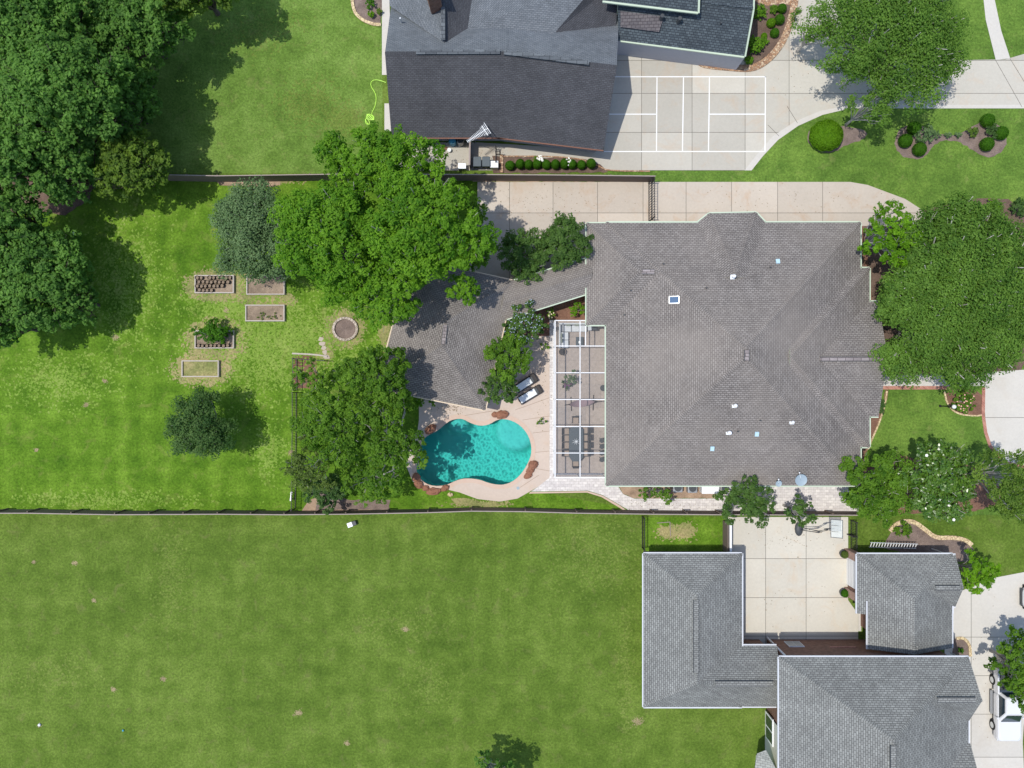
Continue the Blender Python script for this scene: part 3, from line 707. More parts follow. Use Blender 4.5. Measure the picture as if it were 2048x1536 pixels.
for (x, y, hh, rr) in [(1465, 554, .5, .10), (1468, 811, .5, .10), (1456, 865, .55, .11), (1583, 844, .35, .08)]:
    p = rm.on(x, y); o = MB().cyl(p.x, p.y, p.z - .2, p.z + hh, rr).build('vent_pipe', M['white'], hm)
    MB().cyl(p.x, p.y, p.z + hh, p.z + hh + .12, rr * 1.5, rr * .9).build('vent_cap', M['white'], o)
    MB().box((p.x, p.y, p.z + .02), (.34, .36, .02), 0, th * (1 if y > 700 else -1) * -1, 0).build('flashing', M['cushion'], o)
for (x, y, sg) in [(1555, 523, -1), (1513, 868, 1), (1424, 897, 1)]:
    p = rm.on(x, y); MB().box(p + Vector((0, 0, .09)), (.3, .36, .14), 0, th * sg * 1, 0).build('box_vent', M['paleblue'], hm, bevel=.02)
for (x, y) in [(1261, 581), (1248, 630), (1412, 576), (1540, 535), (1326, 528), (1520, 841), (1475, 863)]:
    p = rm.on(x, y); MB().cyl(p.x, p.y, p.z - .05, p.z + .22, .055).build('pipe_stub', M['charcoal'], hm)
# --- pool cabana
hc = thing('pool_cabana', 'small square hip-roofed cabana with grey-brown shingles turned beside the pool', 'cabana', P(890, 667))
rc = Roof()
rc.comp([(754, 777), (970, 820), (1028, 562), (820, 516)], 2.85, [.42, .42, .42, .42])
rc.build(hc, M['roof_m'], M['gutter_t'], M['gutter_t'], M['stucco'])
rc.vent((891, 650), (887, 688), .26, capmat_m, hc)
# --- north house
hn = thing('charcoal_roofed_house', 'house with dark charcoal gabled roof bent in two along its ridge, top edge', 'house', P(1000, 150))
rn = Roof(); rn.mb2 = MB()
rn.comp([(783, 275), (1016, 275), (1016, 5), (783, 5)], 2.4, [.62, None, .62, None])
rn.comp([(985, 273.5), (1207, 300), (1238, 32), (1015, 6)], 2.4, [.617, None, .617, None])
def q_(x, y, d=.012): v = rn.on(x, y); return (x, y, v.z + d)
c1_, c2_, c3_, c4_, c5_ = q_(888, 86), q_(935, 57), q_(1110, 65), q_(1232, 51), q_(780, 12)
rn.face([c1_, c2_, (950, -40, c2_[2] - .35)]); rn.face([c1_, (950, -40, c2_[2] - .35), (886, -40, 5.3)]); rn.face([c1_, (886, -40, 5.3), (773, -40, 2.7)]); rn.face([c1_, (773, -40, 2.7), c5_])
rn.face([c2_, c3_, (1200, -40, 4.75)]); rn.face([c2_, (1200, -40, 4.75), (950, -40, c2_[2] - .35)]); rn.face([c3_, c4_, (1238, -40, 4.0)]); rn.face([c3_, (1238, -40, 4.0), (1200, -40, 4.75)])
rn.build(hn, M['roof_n'], M['grey'], M['rust'], M['siding'])
rn.mb2.build('pale_roof_slope', m_shingle('shingle_pale', (.135, .15, .165), (.18, .195, .21), (.09, .1, .11), .13, .3), hn)
capn = m_shingle('ridge_shingle_north', (.085, .095, .105), (.14, .155, .165), (.04, .045, .05), .3, .8)
for a, b, z in [((832, 104.5), (1000, 104), 5.78), ((1008, 105), (1178, 126.5), 5.78), ((886, 5), (886, 80), 5.35)]: MB().bar(PV(*a, z), PV(*b, z), .32, .14).build('ridge_vent', capn, hn)
ch = MB().box(PV(866, -8, 6.1), (.9, 1.3, 2.6), .3).build('chimney', M['brickwall'], hn)
p = PV(802, 42, 4.0); MB().cyl(p.x, p.y, 3.0, 4.5, .06).build('pipe_stub', M['silver'], hn)
wl = thing('slate_roofed_wing', 'dark slate-blue roofed garage wing with pale gutters above the striped driveway court', 'building', P(1370, 60))
rw = Roof()
for f in ([(1236, 81, 2.8), (1490, 113, 2.8), (1508, 18, 4.6), (1236, -15, 4.6)], [(1236, -15, 4.6), (1508, 18, 4.6), (1510, -40, 3.4), (1236, -80, 3.2)]): rw.face(f)
rw.mb.build('roof', M['roof_w'], wl)
uf = Roof(); uf.face([(1205, 2, 4.95), (1396, 25, 4.95), (1399, -60, 6.4), (1205, -80, 6.4)]); uo = uf.mb.build('upper_roof', M['roof_w'], wl)
MB().bar(PV(1205, 3.5, 4.9), PV(1396, 26.5, 4.9), .14, .14).bar(PV(1397, 26, 4.95), PV(1400, -60, 6.4), .14, .14).build('gutter', M['gutter'], uo)
MB().prism(G([(1215, -60), (1380, -40), (1365, 60), (1212, 42)]), 3.2, 4.9).build('dormer_wall', M['siding'], uo)
MB().bar(PV(1240, 82.5, 2.75), PV(1488, 114.5, 2.75), .13, .13).bar(PV(1490, 113, 2.8), PV(1507, 20, 4.6), .12, .14).bar(PV(1507, 20, 4.6), PV(1509, -40, 3.4), .12, .14).build('gutter', M['gutter'], wl)
MB().bar(PV(1395, 2, 4.62), PV(1506, 16, 4.66), .2, .08).build('ridge_cap', M['roof_w'], wl)
MB().prism(G([(1228, 108), (1471, 141), (1488, 50), (1475, -40), (1228, -60)]), 0, 2.72).build('wall', M['siding'], wl)
MB().flat(G([(1236, 106), (1468, 136), (1482, 60), (1240, 10)], 0), 2.7).build('soffit', M['white'], wl)
for x, y in [(1322, 38), (1357, 43), (1441, 48)]:
    p = PV(x, y, 3.9); MB().cyl(p.x, p.y, 3.6, 4.5 if x < 1400 else 4.15, .15 if x < 1400 else .06).build('roof_vent', M['charcoal'], wl)
MB().poly([PV(1241, 22, 4.02), PV(1328, 33, 4.02), PV(1318, 64, 3.47), PV(1241, 54, 3.47)]).build('worn_shingles', m_shingle('worn', (.11, .10, .105), (.15, .135, .135), (.07, .06, .065)), wl)
fr_ = thing('leaning_frame', 'grey slatted gate frame leaning against the slate-roofed wing wall', 'frame', P(1440, 138))
f_ = MB()
for t in range(4): f_.bar(PV(1414 + t * 14, 122 + t * 1.8, .1), PV(1420 + t * 14, 112 + t * 1.8, 1.7), .06)
f_.bar(PV(1412, 123, .9), PV(1460, 129, .9), .05)
f_.build('slats', M['grey'], fr_)
# --- south-west garage wing
gs = thing('grey_garage_wing', 'L-shaped single-storey grey shingled wing with white gutters west of the concrete court', 'building', P(1390, 1260))
rg = Roof()
rg.comp([(1287, 1107), (1484, 1107), (1484, 1414), (1287, 1414)], 3.0, [.55, .41, .66, .41])
rg.comp([(1387, 1291), (1553, 1291), (1553, 1413), (1387, 1413)], 2.98, [.66, None, .66, None])
rg.build(gs, M['roof_s'], M['gutter_w'], M['gutter_w'], M['brickwall'])
rg.vent((1392, 1200), (1392, 1345), .36, M['roof_s'], gs); rg.vent((1430, 1367), (1546, 1367), .36, M['roof_s'], gs)
# --- two-storey south house
hs = thing('two_storey_brick_house', 'tall two-storey brick house with grey shingle roof in the lower right corner', 'house', P(1700, 1450))
rs = Roof()
rs.comp([(1558, 1314), (1937, 1314), (1937, 1760), (1558, 1760)], 5.8, [.68, .46, .5, .46], inset=[.5, .9, .9, .9])
rs.comp([(1690, 1315.5), (1938, 1315.5), (1938, 1442), (1690, 1442)], 5.78, [.68, None, .79, None], inset=.5)
rs.comp([(1690, 1484), (1940, 1484), (1940, 1650), (1690, 1650)], 5.76, [.6, None, .6, None], inset=.5)
rs.build(hs, M['roof_s'], M['gutter_w'], M['gutter_w'], M['brickwall'])
rs.vent((1786, 1490), (1786, 1560), .36, M['roof_s'], hs); rs.vent((1874, 1399), (1950, 1399), .32, M['roof_s'], hs)
ww = MB().poly([(P(1530, 0)[0], P(0, 1420)[1], 0), (P(1530, 0)[0], P(0, 1640)[1], 0), (P(1530, 0)[0], P(0, 1640)[1], 5.6), (P(1530, 0)[0], P(0, 1420)[1], 5.6)]).build('side_wall', M['stucco'], hs)
for (y0, y1, z0, z1) in [(1417, 1470, .5, 2.2)]:
    X = P(1528.6, 0)[0]; a, b = P(0, y0)[1], P(0, y1)[1]
    wf = MB().box((X, (a + b) / 2, (z0 + z1) / 2), (.09, abs(a - b), z1 - z0)).build('window', M['white'], hs)
    for q in (0, 1):
        yy = a + (b - a) * (.27 + .46 * q); MB().box((X - .04, yy, (z0 + z1) / 2), (.04, abs(a - b) * .4, z1 - z0 - .2)).build('pane', M['glassdark'], wf)
byw = P(0, 1277)[1]; wally = rs.wall.v
ymax = max(v[1] for v in wally)
for (x0, x1, z0, z1) in [(1562, 1592, .7, 2.0), (1585, 1608, 4.4, 5.3), (1640, 1690, 2.0, 2.15), (1640, 1665, 4.4, 5.3)]:
    a, b = P(x0, 0)[0], P(x1, 0)[0]
    wf = MB().box(((a + b) / 2, ymax + .02, (z0 + z1) / 2), (b - a, .08, z1 - z0)).build('window', M['gutter_w'] if z1 - z0 > .3 else M['brickpath'], hs)
    if z1 - z0 > .3:
        for q in (0, 1): MB().box((a + (b - a) * (.27 + .46 * q), ymax + .06, (z0 + z1) / 2), ((b - a) * .42, .03, z1 - z0 - .16)).build('pane', M['grey'] if z0 < 1 else M['glassdark'], wf)
for (x, y, top) in [(1533, 1275, 5.7)]:
    p = PV(x, y); MB().bar((p.x, p.y + .05, 0), (p.x, p.y + .05, top), .1).build('downspout', M['gutter_w'], hs)
# bay on the west wall, gutter ends
MB().prism(G([(1512, 1510), (1530, 1500), (1530, 1600), (1505, 1600)]), 0, 2.3).build('bay', M['stucco'], hs)
MB().poly([PV(1514, 1507, 2.5), PV(1530, 1492, 3.4), PV(1562, 1545, 3.4), PV(1556, 1610, 3.4), PV(1505, 1610, 2.5)][:1] + [PV(1532, 1500, 3.2), PV(1556, 1545, 3.2), PV(1500, 1600, 2.4)]).build('bay_roof', m_shingle('bay_shingle', (.3, .31, .29), (.36, .37, .34), (.2, .2, .19)), hs)
# --- south-east garage
ge = thing('grey_garage_east', 'grey hip-roofed garage east of the concrete court with a round planter at each door pier', 'garage', P(1800, 1200))
rr_ = Roof()
rr_.comp([(1714, 1108), (1905, 1108), (1905, 1227), (1714, 1227)], 3.0, [.5, .42, None, .42], inset=.5)
rr_.comp([(1732, 1200), (1904, 1200), (1904, 1296), (1732, 1296)], 3.0, [None, (.42, 3.01), None, (.42, 3.29)], inset=.85)
rr_.comp([(1790, 1109.5), (1911, 1109.5), (1911, 1213), (1790, 1213)], 2.98, [.5, None, .66, None], inset=.5)
e3 = rr_.face([(1836, 1308, 4.55), (1733, 1296, 3.0), (1733, 1292, 3.29), (1836, 1292, 4.55)])
rr_.build(ge, M['roof_s'], M['gutter_w'], M['gutter_w'], M['brickwall'])
rr_.vent((1870, 1175.5), (1919, 1175.5), .3, M['roof_s'], ge)
xw = min(v[0] for v in rr_.wall.v) - .02
gd = MB().box((xw - .03, (P(0, 1112)[1] + P(0, 1168)[1]) / 2, 1.15), (.08, abs(P(0, 1112)[1] - P(0, 1168)[1]), 2.3)).build('garage_door', M['white'], ge)
for k in range(1, 5): MB().box((xw - .075, (P(0, 1112)[1] + P(0, 1168)[1]) / 2, k * .46), (.012, 2.2, .02)).build('door_panel_groove', M['grey'], gd)
for y in (1104, 1181):
    c = P(1694, y); MB().box((c[0], P(0, y)[1], 1.35), (.5, .62, 2.7)).build('brick_pier', m_brick('pier_brick', (.36, .2, .15), (.45, .28, .21), (.4, .33, .28)) if y == 1104 else bpy.data.materials['pier_brick'], ge)
p = PV(1893, 1292); MB().tube([(p.x, p.y - .1, 2.9), (p.x + .25, p.y - .45, 2.5), (p.x + .3, p.y - .5, 0.1)], .05).build('downspout', M['gutter_w'], ge)
p = PV(1862, 1098); MB().tube([(p.x, p.y + .3, 2.9), (p.x, p.y + .1, 2.5), (p.x, p.y + .05, .1)], .05).build('downspout', M['gutter_w'], ge)
stoop = sheet('doorstep', [(1716, 1226), (1722, 1226), (1722, 1262), (1716, 1262)], .05, M['concrete_w'])

# ------------------------------------------------------------------ fences
def board_fence(name, label, pts, h=1.85, cap=True):
    root = thing(name, label, 'fence', P(*pts[0]))
    strip(pts, .04, 0, h).build('boards', M['fence'], root)
    if cap: strip([(x, y) for x, y in pts], .07, h + .002, h + .045).build('top_rail', M['fencecap'], root)
    v = [PV(*p) for p in pts]
    for a, b in zip(v, v[1:]):
        k = max(1, int((b - a).length / 2.4))
        for i in range(k):
            q = a.lerp(b, i / k); MB().box((q.x, q.y + .09, h / 2 - .05), (.09, .09, h - .1)).build('post', M['fence'], root)
    return root
board_fence('board_fence', 'tall weathered board fence along the north side of the middle back yard', [(-300, 352), (60, 354), (330, 361), (450, 363.5), (560, 362), (700, 360), (955, 361), (1130, 362), (1303, 364)])
board_fence('board_fence', 'wavy board fence along the south side of the middle yard, below the pool', [(-300, 1020), (80, 1019), (250, 1022), (450, 1021), (580, 1022), (700, 1021), (860, 1018), (945, 1015), (1050, 1016), (1150, 1019), (1300, 1021), (1430, 1022), (1722, 1023)])
def rail_fence(name, label, segs, h=1.2, dx=.12, mat='black', r=.018, step=.13):
    root = thing(name, label, 'fence', P(*segs[0][0]))
    for a, b in segs:
        A, B = PV(*a), PV(*b); mb = MB()
        for z in (.12, h - .06): mb.bar(A + Vector((0, 0, z)), B + Vector((0, 0, z)), .045)
        k = max(2, int((B - A).length / step))
        for i in range(k + 1):
            q = A.lerp(B, i / k); mb.box((q.x, q.y, h / 2), (r * 1.6, r * 1.6, h))
        mb.build('panel', M[mat], root)
    pm = set()
    for a, b in segs:
        for q in (a, b):
            if q not in pm: pm.add(q); w = PV(*q); MB().box((w.x, w.y, h / 2 + .03), (.08, .08, h + .06)).build('post', M[mat], root)
    return root
rail_fence('iron_fence', 'black iron railing fence enclosing the west side of the pool garden', [((594, 718), (594, 780)), ((593, 785), (593, 850)), ((593, 850), (592, 930)), ((592, 960), (591, 1016)), ((594, 718), (655, 722))], 1.35)
rail_fence('iron_fence', 'short black iron railing between the big lawn and the small side yard', [((1284, 1032), (1284, 1094))], 1.4)
rail_fence('iron_gate_fence', 'black iron railing between the concrete court and the south garage garden', [((1701, 1040), (1701, 1098)), ((1694, 1068), (1701, 1068))], 1.3)
rail_fence('driveway_gate', 'black iron sliding gate across the long concrete driveway by the main house', [((1297, 367), (1297, 445)), ((1303, 367), (1303, 440))], 1.5, step=.2)
rail_fence('entry_railing', 'thin black railing beside the hedge bed in the north side yard', [((992, 300), (992, 330)), ((992, 310), (1000, 310))], 1.1)
wf = thing('wooden_partition', 'low wood and white panel partition between the side yard and the court', 'fence', P(1450, 1070))
strip([(1446, 1040), (1446, 1100)], .06, 0, 1.5).build('boards', M['fence'], wf); strip([(1452, 1040), (1452, 1098)], .16, 0, 1.45).build('white_panel', M['white'], wf)
nf = thing('grey_partition', 'grey solid yard partition between the patio clutter and the bins', 'fence', P(938, 300))
strip([(942, 290), (941, 341)], .06, 0, 1.6).build('boards', M['fence'], nf); strip([(942, 290), (941, 341)], .12, 1.6, 1.66).build('top_rail', M['fencecap'], nf)

# ------------------------------------------------------------------ screened pool cage
cg = thing('screen_enclosure', 'white-framed screened enclosure over the lanai along the west side of the main house', 'enclosure', P(1160, 800))
zc = 2.9; fm = MB()
def fb(a, b, w=.06): fm.bar(PV(*a, zc), PV(*b, zc), w, .08)
fb((1110, 641), (1172, 641)); fb((1172, 641), (1172, 651)); fb((1170, 651), (1210, 651), .08); fb((1110, 641), (1110, 955), .08); fb((1210, 651), (1211, 955), .08); fb((1110, 955), (1211, 955), .08); fb((1160, 641), (1160, 955)); fb((1171, 641), (1171, 692))
for y in (692, 745.5, 799, 853, 906): fb((1110, y), (1211, y))
gx0 = PV(1110, 641, zc); 
def gp(px, py): v = PV(px, py, zc); return v.x, v.y
for y in (641, 692, 745.5, 799, 853, 906, 955):
    a = gp(1110, y); fm.bar((a[0], a[1], .03), (a[0], a[1], zc - .05), .06)
for x in (1160, 1211):
    a = gp(x, 955); fm.bar((a[0], a[1], .03), (a[0], a[1], zc - .05), .06)
for z in (.08, 1.0):
    a, b, c = gp(1110, 641), gp(1110, 955), gp(1211, 955)
    fm.bar((a[0], a[1], z), (b[0], b[1], z), .05); fm.bar((b[0], b[1], z), (c[0], c[1], z), .05)
fm.build('frame', M['white'], cg)
n = NT('screen_mesh'); tb = n.new('BsdfTransparent'); df = n.new('BsdfDiffuse'); df.inputs[0].default_value = (.16, .165, .17, 1); mx = n.new('MixShader'); mx.inputs[0].default_value = .24
n.l(tb.outputs[0], mx.inputs[1]); n.l(df.outputs[0], mx.inputs[2]); n.l(mx.outputs[0], n.out.inputs[0]); scr = n.m
sm = MB(); a, b, c, d = gp(1110, 641), gp(1110, 955), gp(1211, 955), gp(1210, 651)
sm.poly([(a[0], a[1], .05), (b[0], b[1], .05), (b[0], b[1], zc), (a[0], a[1], zc)]); sm.poly([(b[0], b[1], .05), (c[0], c[1], .05), (c[0], c[1], zc), (b[0], b[1], zc)])
sm.poly([(*gp(1110, 641), zc + .01), (*gp(1172, 641), zc + .01), (*gp(1172, 651), zc + .01), (*gp(1210, 651), zc + .01), (*gp(1211, 955), zc + .01), (*gp(1110, 955), zc + .01)])
sm.build('screen', scr, cg)

# ------------------------------------------------------------------ foliage
def leaf_mesh(name, C, N, sz, tint, mat, parent, rng, aspect=.55):
    n = len(C); N = N / np.linalg.norm(N, axis=1, keepdims=True)
    r = rng.normal(size=(n, 3)); T = np.cross(N, r); T /= np.linalg.norm(T, axis=1, keepdims=True); B = np.cross(N, T)
    s = sz[:, None]; V = np.empty((n, 4, 3), np.float32)
    V[:, 0] = C - T * s; V[:, 1] = C - B * s * aspect + N * s * .15; V[:, 2] = C + T * s; V[:, 3] = C + B * s * aspect + N * s * .15
    me = bpy.data.meshes.new(name); me.vertices.add(n * 4); me.vertices.foreach_set('co', V.ravel())
    me.loops.add(n * 4); me.loops.foreach_set('vertex_index', np.arange(n * 4, dtype=np.int32))
    me.polygons.add(n); me.polygons.foreach_set('loop_start', np.arange(0, n * 4, 4, dtype=np.int32))
    me.update(calc_edges=True)
    a = me.attributes.new('tint', 'FLOAT', 'FACE'); a.data.foreach_set('value', np.clip(tint, 0, 1).astype(np.float32))
    me.materials.append(mat); o = bpy.data.objects.new(name, me); COL.objects.link(o); o.parent = parent
    return o

def tree(name, label, cat, px, py, rx, ry, z0, z1, mat, leaf=.16, dens=42, seed=1, K=None, lob=(.2, .36), group=None, bark='bark', rot=0.0, fill=.25, base=None, spread=.26, branches=True, holes=0.0, lean=(0, 0), flowers=None, part='crown', stem='trunk', ragged=.22, up=.95, fine=.72):
    """crown of many leaf clusters round limbs; plan centre and radii are those of the crown at its widest height"""
    leaf *= fine; dens *= 1.0 if leaf > .05 else .6
    rng = np.random.default_rng(seed); zc_ = z0 + (z1 - z0) * .45
    c = PV(px, py, zc_ + (z1 - zc_) * .35); kk = (HC - c.z) / HC / S; a, b, hU, hD = rx * kk, ry * kk, z1 - zc_, zc_ - z0
    bx_ = P(*base) if base else (c.x, c.y, 0)
    root = thing(name, label, cat, (bx_[0], bx_[1], 0), 0, group)
    loc = np.array([bx_[0], bx_[1], 0.0]); R0 = (a + b) / 2
    K = K or max(7, int(6 + R0 * R0 * .8))
    ang = rng.uniform(0, 6.283); lobes = []; cr, sr = math.cos(rot), math.sin(rot)
    ph = rng.uniform(0, 6.283, 4)
    for i in range(K):
        rr = math.sqrt((i + .5) / K) * .86; th = i * 2.39996 + ang + rng.uniform(-.3, .3)
        rr = min(.9, rr + rng.uniform(-.08, .08))
        w = 1 + ragged * (.5 * math.sin(3 * th + ph[0]) + .35 * math.sin(5 * th + ph[1]) + .3 * math.sin(8 * th + ph[2]))
        lr = R0 * rng.uniform(*lob) * (1.1 - .25 * rr); x, y = rr * a * w * math.cos(th), rr * b * w * math.sin(th)
        ex = max(.05, math.sqrt(max(0, 1 - (rr / .97) ** 2)))
        z = zc_ - c.z + hU * ex * rng.uniform(.72, .98) - lr * .6
        if rng.random() < holes: continue
        lobes.append((x * cr - y * sr, x * sr + y * cr, z, lr))
        if rr > .62 and rng.random() < .6: lobes.append((x * cr * .92 - y * sr * .92, x * sr * .92 + y * cr * .92, z - lr * 1.1 - hD * .25, lr * .9))
    C, Nn, T = [], [], []
    for (x, y, z, lr) in lobes:
        area_ = 4 * 3.14 * lr * lr * .62; n = int(area_ * dens * (.16 / leaf) ** 1.6) + 12
        m = max(5, int(7 + lr * lr * 7)); q = rng.normal(size=(m, 3)); q /= np.linalg.norm(q, axis=1, keepdims=True); q[:, 2] = np.abs(q[:, 2]) * 1.1 - .35 * rng.random(m)
        q /= np.linalg.norm(q, axis=1, keepdims=True)
        sub = q * lr * rng.uniform(.72, 1.08, (m, 1)); lt = rng.uniform(.25, .7); st = lt + rng.uniform(-.18, .18, m)
        idx = rng.integers(0, m, n); d = rng.normal(size=(n, 3)); d /= np.linalg.norm(d, axis=1, keepdims=True)
        rad = lr * spread * rng.uniform(.55, 1.25, (n, 1)) ** .7; p = sub[idx] + d * rad * np.array([1, 1, .8])
        inner = rng.random(n) < fill; p[inner] *= rng.uniform(.3, .85, (inner.sum(), 1))
        C.append(p + np.array([x, y, z])); nn = d * .7 + sub[idx] / lr * .6 + rng.normal(size=(n, 3)) * .38; nn[:, 2] += up; Nn.append(nn)
        T.append(st[idx] + rng.normal(0, .16, n))
    C = np.concatenate(C) + np.array([c.x, c.y, c.z]); C[:, 2] = np.maximum(C[:, 2], .06); C -= loc
    Nn = np.concatenate(Nn); T = np.concatenate(T); sz = leaf * rng.uniform(.6, 1.25, len(C))
    o = leaf_mesh(part, C, Nn, sz, T, mat, root, rng)
    if flowers:
        fm_, cnt, fs = flowers; top = C[:, 2] > np.quantile(C[:, 2], .45); ii = rng.choice(np.nonzero(top)[0], cnt, replace=False)
        fl = MB()
        for i in ii:
            q = Vector(C[i]) + Vector(Nn[i] / np.linalg.norm(Nn[i])) * leaf * .9 + Vector((0, 0, leaf * .6))
            for k in range(5): fl.ball(q + Vector((math.cos(k * 1.257) * fs * .6, math.sin(k * 1.257) * fs * .6, 0)), (fs * .55, fs * .55, fs * .3), 6, 4)
        fo = fl.build('blossoms', fm_); fo.parent = root
    tb = MB(); hb = max(.3, z0 * .7); tr_ = max(.03, R0 * .06)
    cl_ = Vector((c.x - bx_[0], c.y - bx_[1], 0)) * .3
    tb.tube([(0, 0, -.05), (cl_.x * .3, cl_.y * .3, hb * .5), (cl_.x, cl_.y, hb)], [tr_ * 1.35, tr_ * 1.0, tr_ * .85], 8)
    if branches:
        for (x, y, z, lr) in lobes:
            e = Vector((x + c.x - bx_[0], y + c.y - bx_[1], z + c.z)); s0 = Vector((cl_.x, cl_.y, hb * rng.uniform(.7, 1)))
            m1 = s0.lerp(e, .45) + Vector(rng.normal(size=3)) * R0 * .05; m1.z += (e.z - s0.z) * .12; m2 = s0.lerp(e, .8) + Vector(rng.normal(size=3)) * R0 * .04
            tip = e + Vector((rng.normal() * lr * .5, rng.normal() * lr * .5, lr * (.85 if rng.random() < .94 else 1.02)))
            tb.tube([s0, m1, m2, tip], [tr_ * .5, tr_ * .33, tr_ * .22, tr_ * .07], 5)
            for _ in range(2):
                d = Vector(rng.normal(size=3)); d.z = abs(d.z); d.normalize(); tb.tube([m2, m2.lerp(e, .6) + d * lr * .3, e + d * lr * .98], [tr_ * .18, tr_ * .12, tr_ * .04], 4)
    to = tb.build(stem, M[bark]); to.parent = root
    return root

def clipped(name, label, px, py, rx, ry, z1, mat, group=None, n=5200, leaf=.035, base_z=0.0, seed=1):
    """tightly sheared ball or mound: a skin of small leaves over twiggy core"""
    rng = np.random.default_rng(seed); zc = base_z + (z1 - base_z) * .45; kk = (HC - zc) / HC / S; a, b = rx * kk, ry * kk; c = PV(px, py, zc)
    root = thing(name, label, 'shrub', (c.x, c.y, 0), 0, group)
    d = rng.normal(size=(n, 3)); d /= np.linalg.norm(d, axis=1, keepdims=True); d[:, 2] = np.where(d[:, 2] < -.5, -d[:, 2], d[:, 2])
    lump = 1 + .025 * np.sin(d[:, 0] * 9 + 1) * np.sin(d[:, 1] * 8) + .02 * np.sin(d[:, 2] * 14 + d[:, 0] * 11)
    rr_ = (lump - rng.random(n) ** 2 * .12)[:, None]
    C = d * rr_ * np.array([a, b, z1 - zc]) + np.array([0, 0, zc]); N_ = d + rng.normal(size=(n, 3)) * .45
    leaf_mesh('foliage', C, N_, leaf * rng.uniform(.6, 1.3, n), .5 + rng.normal(0, .2, n), mat, root, rng)
    core = MB().ball((0, 0, zc), (a * .86, b * .86, (z1 - zc) * .86), 14, 9).build('core', m_core, smooth=True); core.parent = root
    st = MB().cyl(0, 0, 0, zc, .05, .04, 8).build('stem', M['bark_dark']); st.parent = root
    return root
m_core = m_plain('inner_twigs', (.03, .05, .012), .95, .4, 20)
# forest on the left
fo_ = 'tall trees of the grove in the upper left'
F = [('dark leafy tree at the very top left corner of the grove', 60, 50, 125, 120, 5, 15, 'forest', 1), ('big blue-green tree in the middle of the upper left grove', 130, 180, 125, 120, 6, 16, 'forest', 2),
     ('shaded green tree at the top edge beside the open north lawn', 265, 50, 95, 90, 4, 11, 'forest', 3), ('dark tree at the left edge halfway down the grove', 25, 300, 105, 95, 5, 14, 'forest', 4),
     ('low shaded tree inside the grove, right of its middle', 235, 200, 80, 85, 3, 9.5, 'forest', 5), ('yellowish-green tree reaching over the board fence at the edge of the grove', 265, 330, 75, 62, 3, 9.5, 'forest2', 6),
     ('tree over the fence line between the grove and the left edge', 130, 330, 80, 70, 4, 11, 'forest', 7), ('large round-lobed tree standing over the middle lawn at the left edge', 58, 548, 106, 112, 4.5, 10.5, 'forest', 8),
     ('dark tree at the left edge just below the fence line', 5, 440, 80, 70, 4, 12, 'forest', 9), ('small dark tree at the bottom tip of the left grove', -15, 650, 60, 50, 3, 11, 'forest', 10),
     ('overhanging yellow-green treetop at the top edge, furthest right of the grove', 370, -55, 85, 70, 4, 13, 'forest2', 11), ('slender dark tree between the large lobed tree and the lawn', 140, 600, 50, 56, 3, 8, 'forest', 12),
     ('spreading dark tree in the shaded gap below the fence', 190, 400, 0, 0, 0, 0, 'forest', 0)]
for (lb, x, y, rx, ry, z0, z1, mt, sd) in F:
    if rx: tree('broadleaf_tree', lb, 'tree', x, y, rx * 1.06, ry * 1.06, 1.2, z1 * .74, L[mt], .19, 30, sd, K=int(16 + rx * .42), group=fo_, ragged=.26, lob=(.2, .30), bark='bark_dark')
# middle yard trees
tree('live_oak', 'grey-green fine-leaved tree west of the big bright tree', 'tree', 508, 466, 86, 108, 1.2, 7.5, L['olive'], .12, 40, 21, K=34, lob=(.24, .36), ragged=.16, spread=.4)
tree('water_oak', 'bright green tree reaching up over the north fence toward the charcoal house', 'tree', 755, 330, 120, 72, 4, 12, L['bright'], .15, 44, 22, K=34, lob=(.14, .38), ragged=.38, group='bright trees behind the cabana')
tree('water_oak', 'bright green tree directly east of the grey-green tree', 'tree', 660, 480, 105, 128, 4, 13, L['bright'], .15, 44, 23, K=44, lob=(.14, .38), ragged=.38, group='bright trees behind the cabana')
tree('water_oak', 'largest bright green tree crown, behind the cabana roof', 'tree', 845, 450, 122, 112, 4.5, 14, L['bright'], .15, 44, 24, K=46, lob=(.14, .38), ragged=.38, group='bright trees behind the cabana')
tree('water_oak', 'bright green tree hanging over the west slope of the cabana roof', 'tree', 775, 585, 95, 62, 3.5, 11.5, L['bright'], .15, 44, 25, K=26, ragged=.3, group='bright trees behind the cabana')
tree('water_oak', 'small bright tree clump over the north corner of the cabana', 'tree', 928, 578, 36, 34, 4, 8.5, L['bright'], .15, 46, 26, K=9, lob=(.3, .45), group='bright trees behind the cabana')
tree('water_oak', 'shaded green tree beside the west end of the long driveway', 'tree', 955, 470, 42, 75, 2, 8, L['mid'], .15, 40, 27, K=14, group='bright trees behind the cabana')
tree('oleander', 'mixed olive shrub tree at the west end of the driveway', 'tree', 1048, 507, 55, 56, 1, 4.6, L['myrtle'], .12, 42, 28, K=20, lob=(.26, .38), spread=.34)
tree('oleander', 'round dark green tree touching the north-west corner of the main roof', 'tree', 1130, 487, 52, 56, 1.2, 5, L['myrtle'], .12, 46, 29, K=22, lob=(.26, .38), spread=.34, ragged=.12)
tree('crape_myrtle', 'blossoming silver-flecked crape myrtle at the top of the pool deck', 'tree', 1047, 650, 42, 44, 1.2, 4.4, L['myrtle'], .12, 42, 30, K=16, lob=(.26, .38), flowers=(m_plain('lilac_bloom', (.36, .40, .48), .8, .1), 230, .035))
tree('crape_myrtle', 'round mid-green crape myrtle shading the deck north of the loungers', 'tree', 1016, 714, 48, 52, 1.5, 4.8, L['mid'], .12, 46, 31, K=20, lob=(.26, .38), ragged=.14)
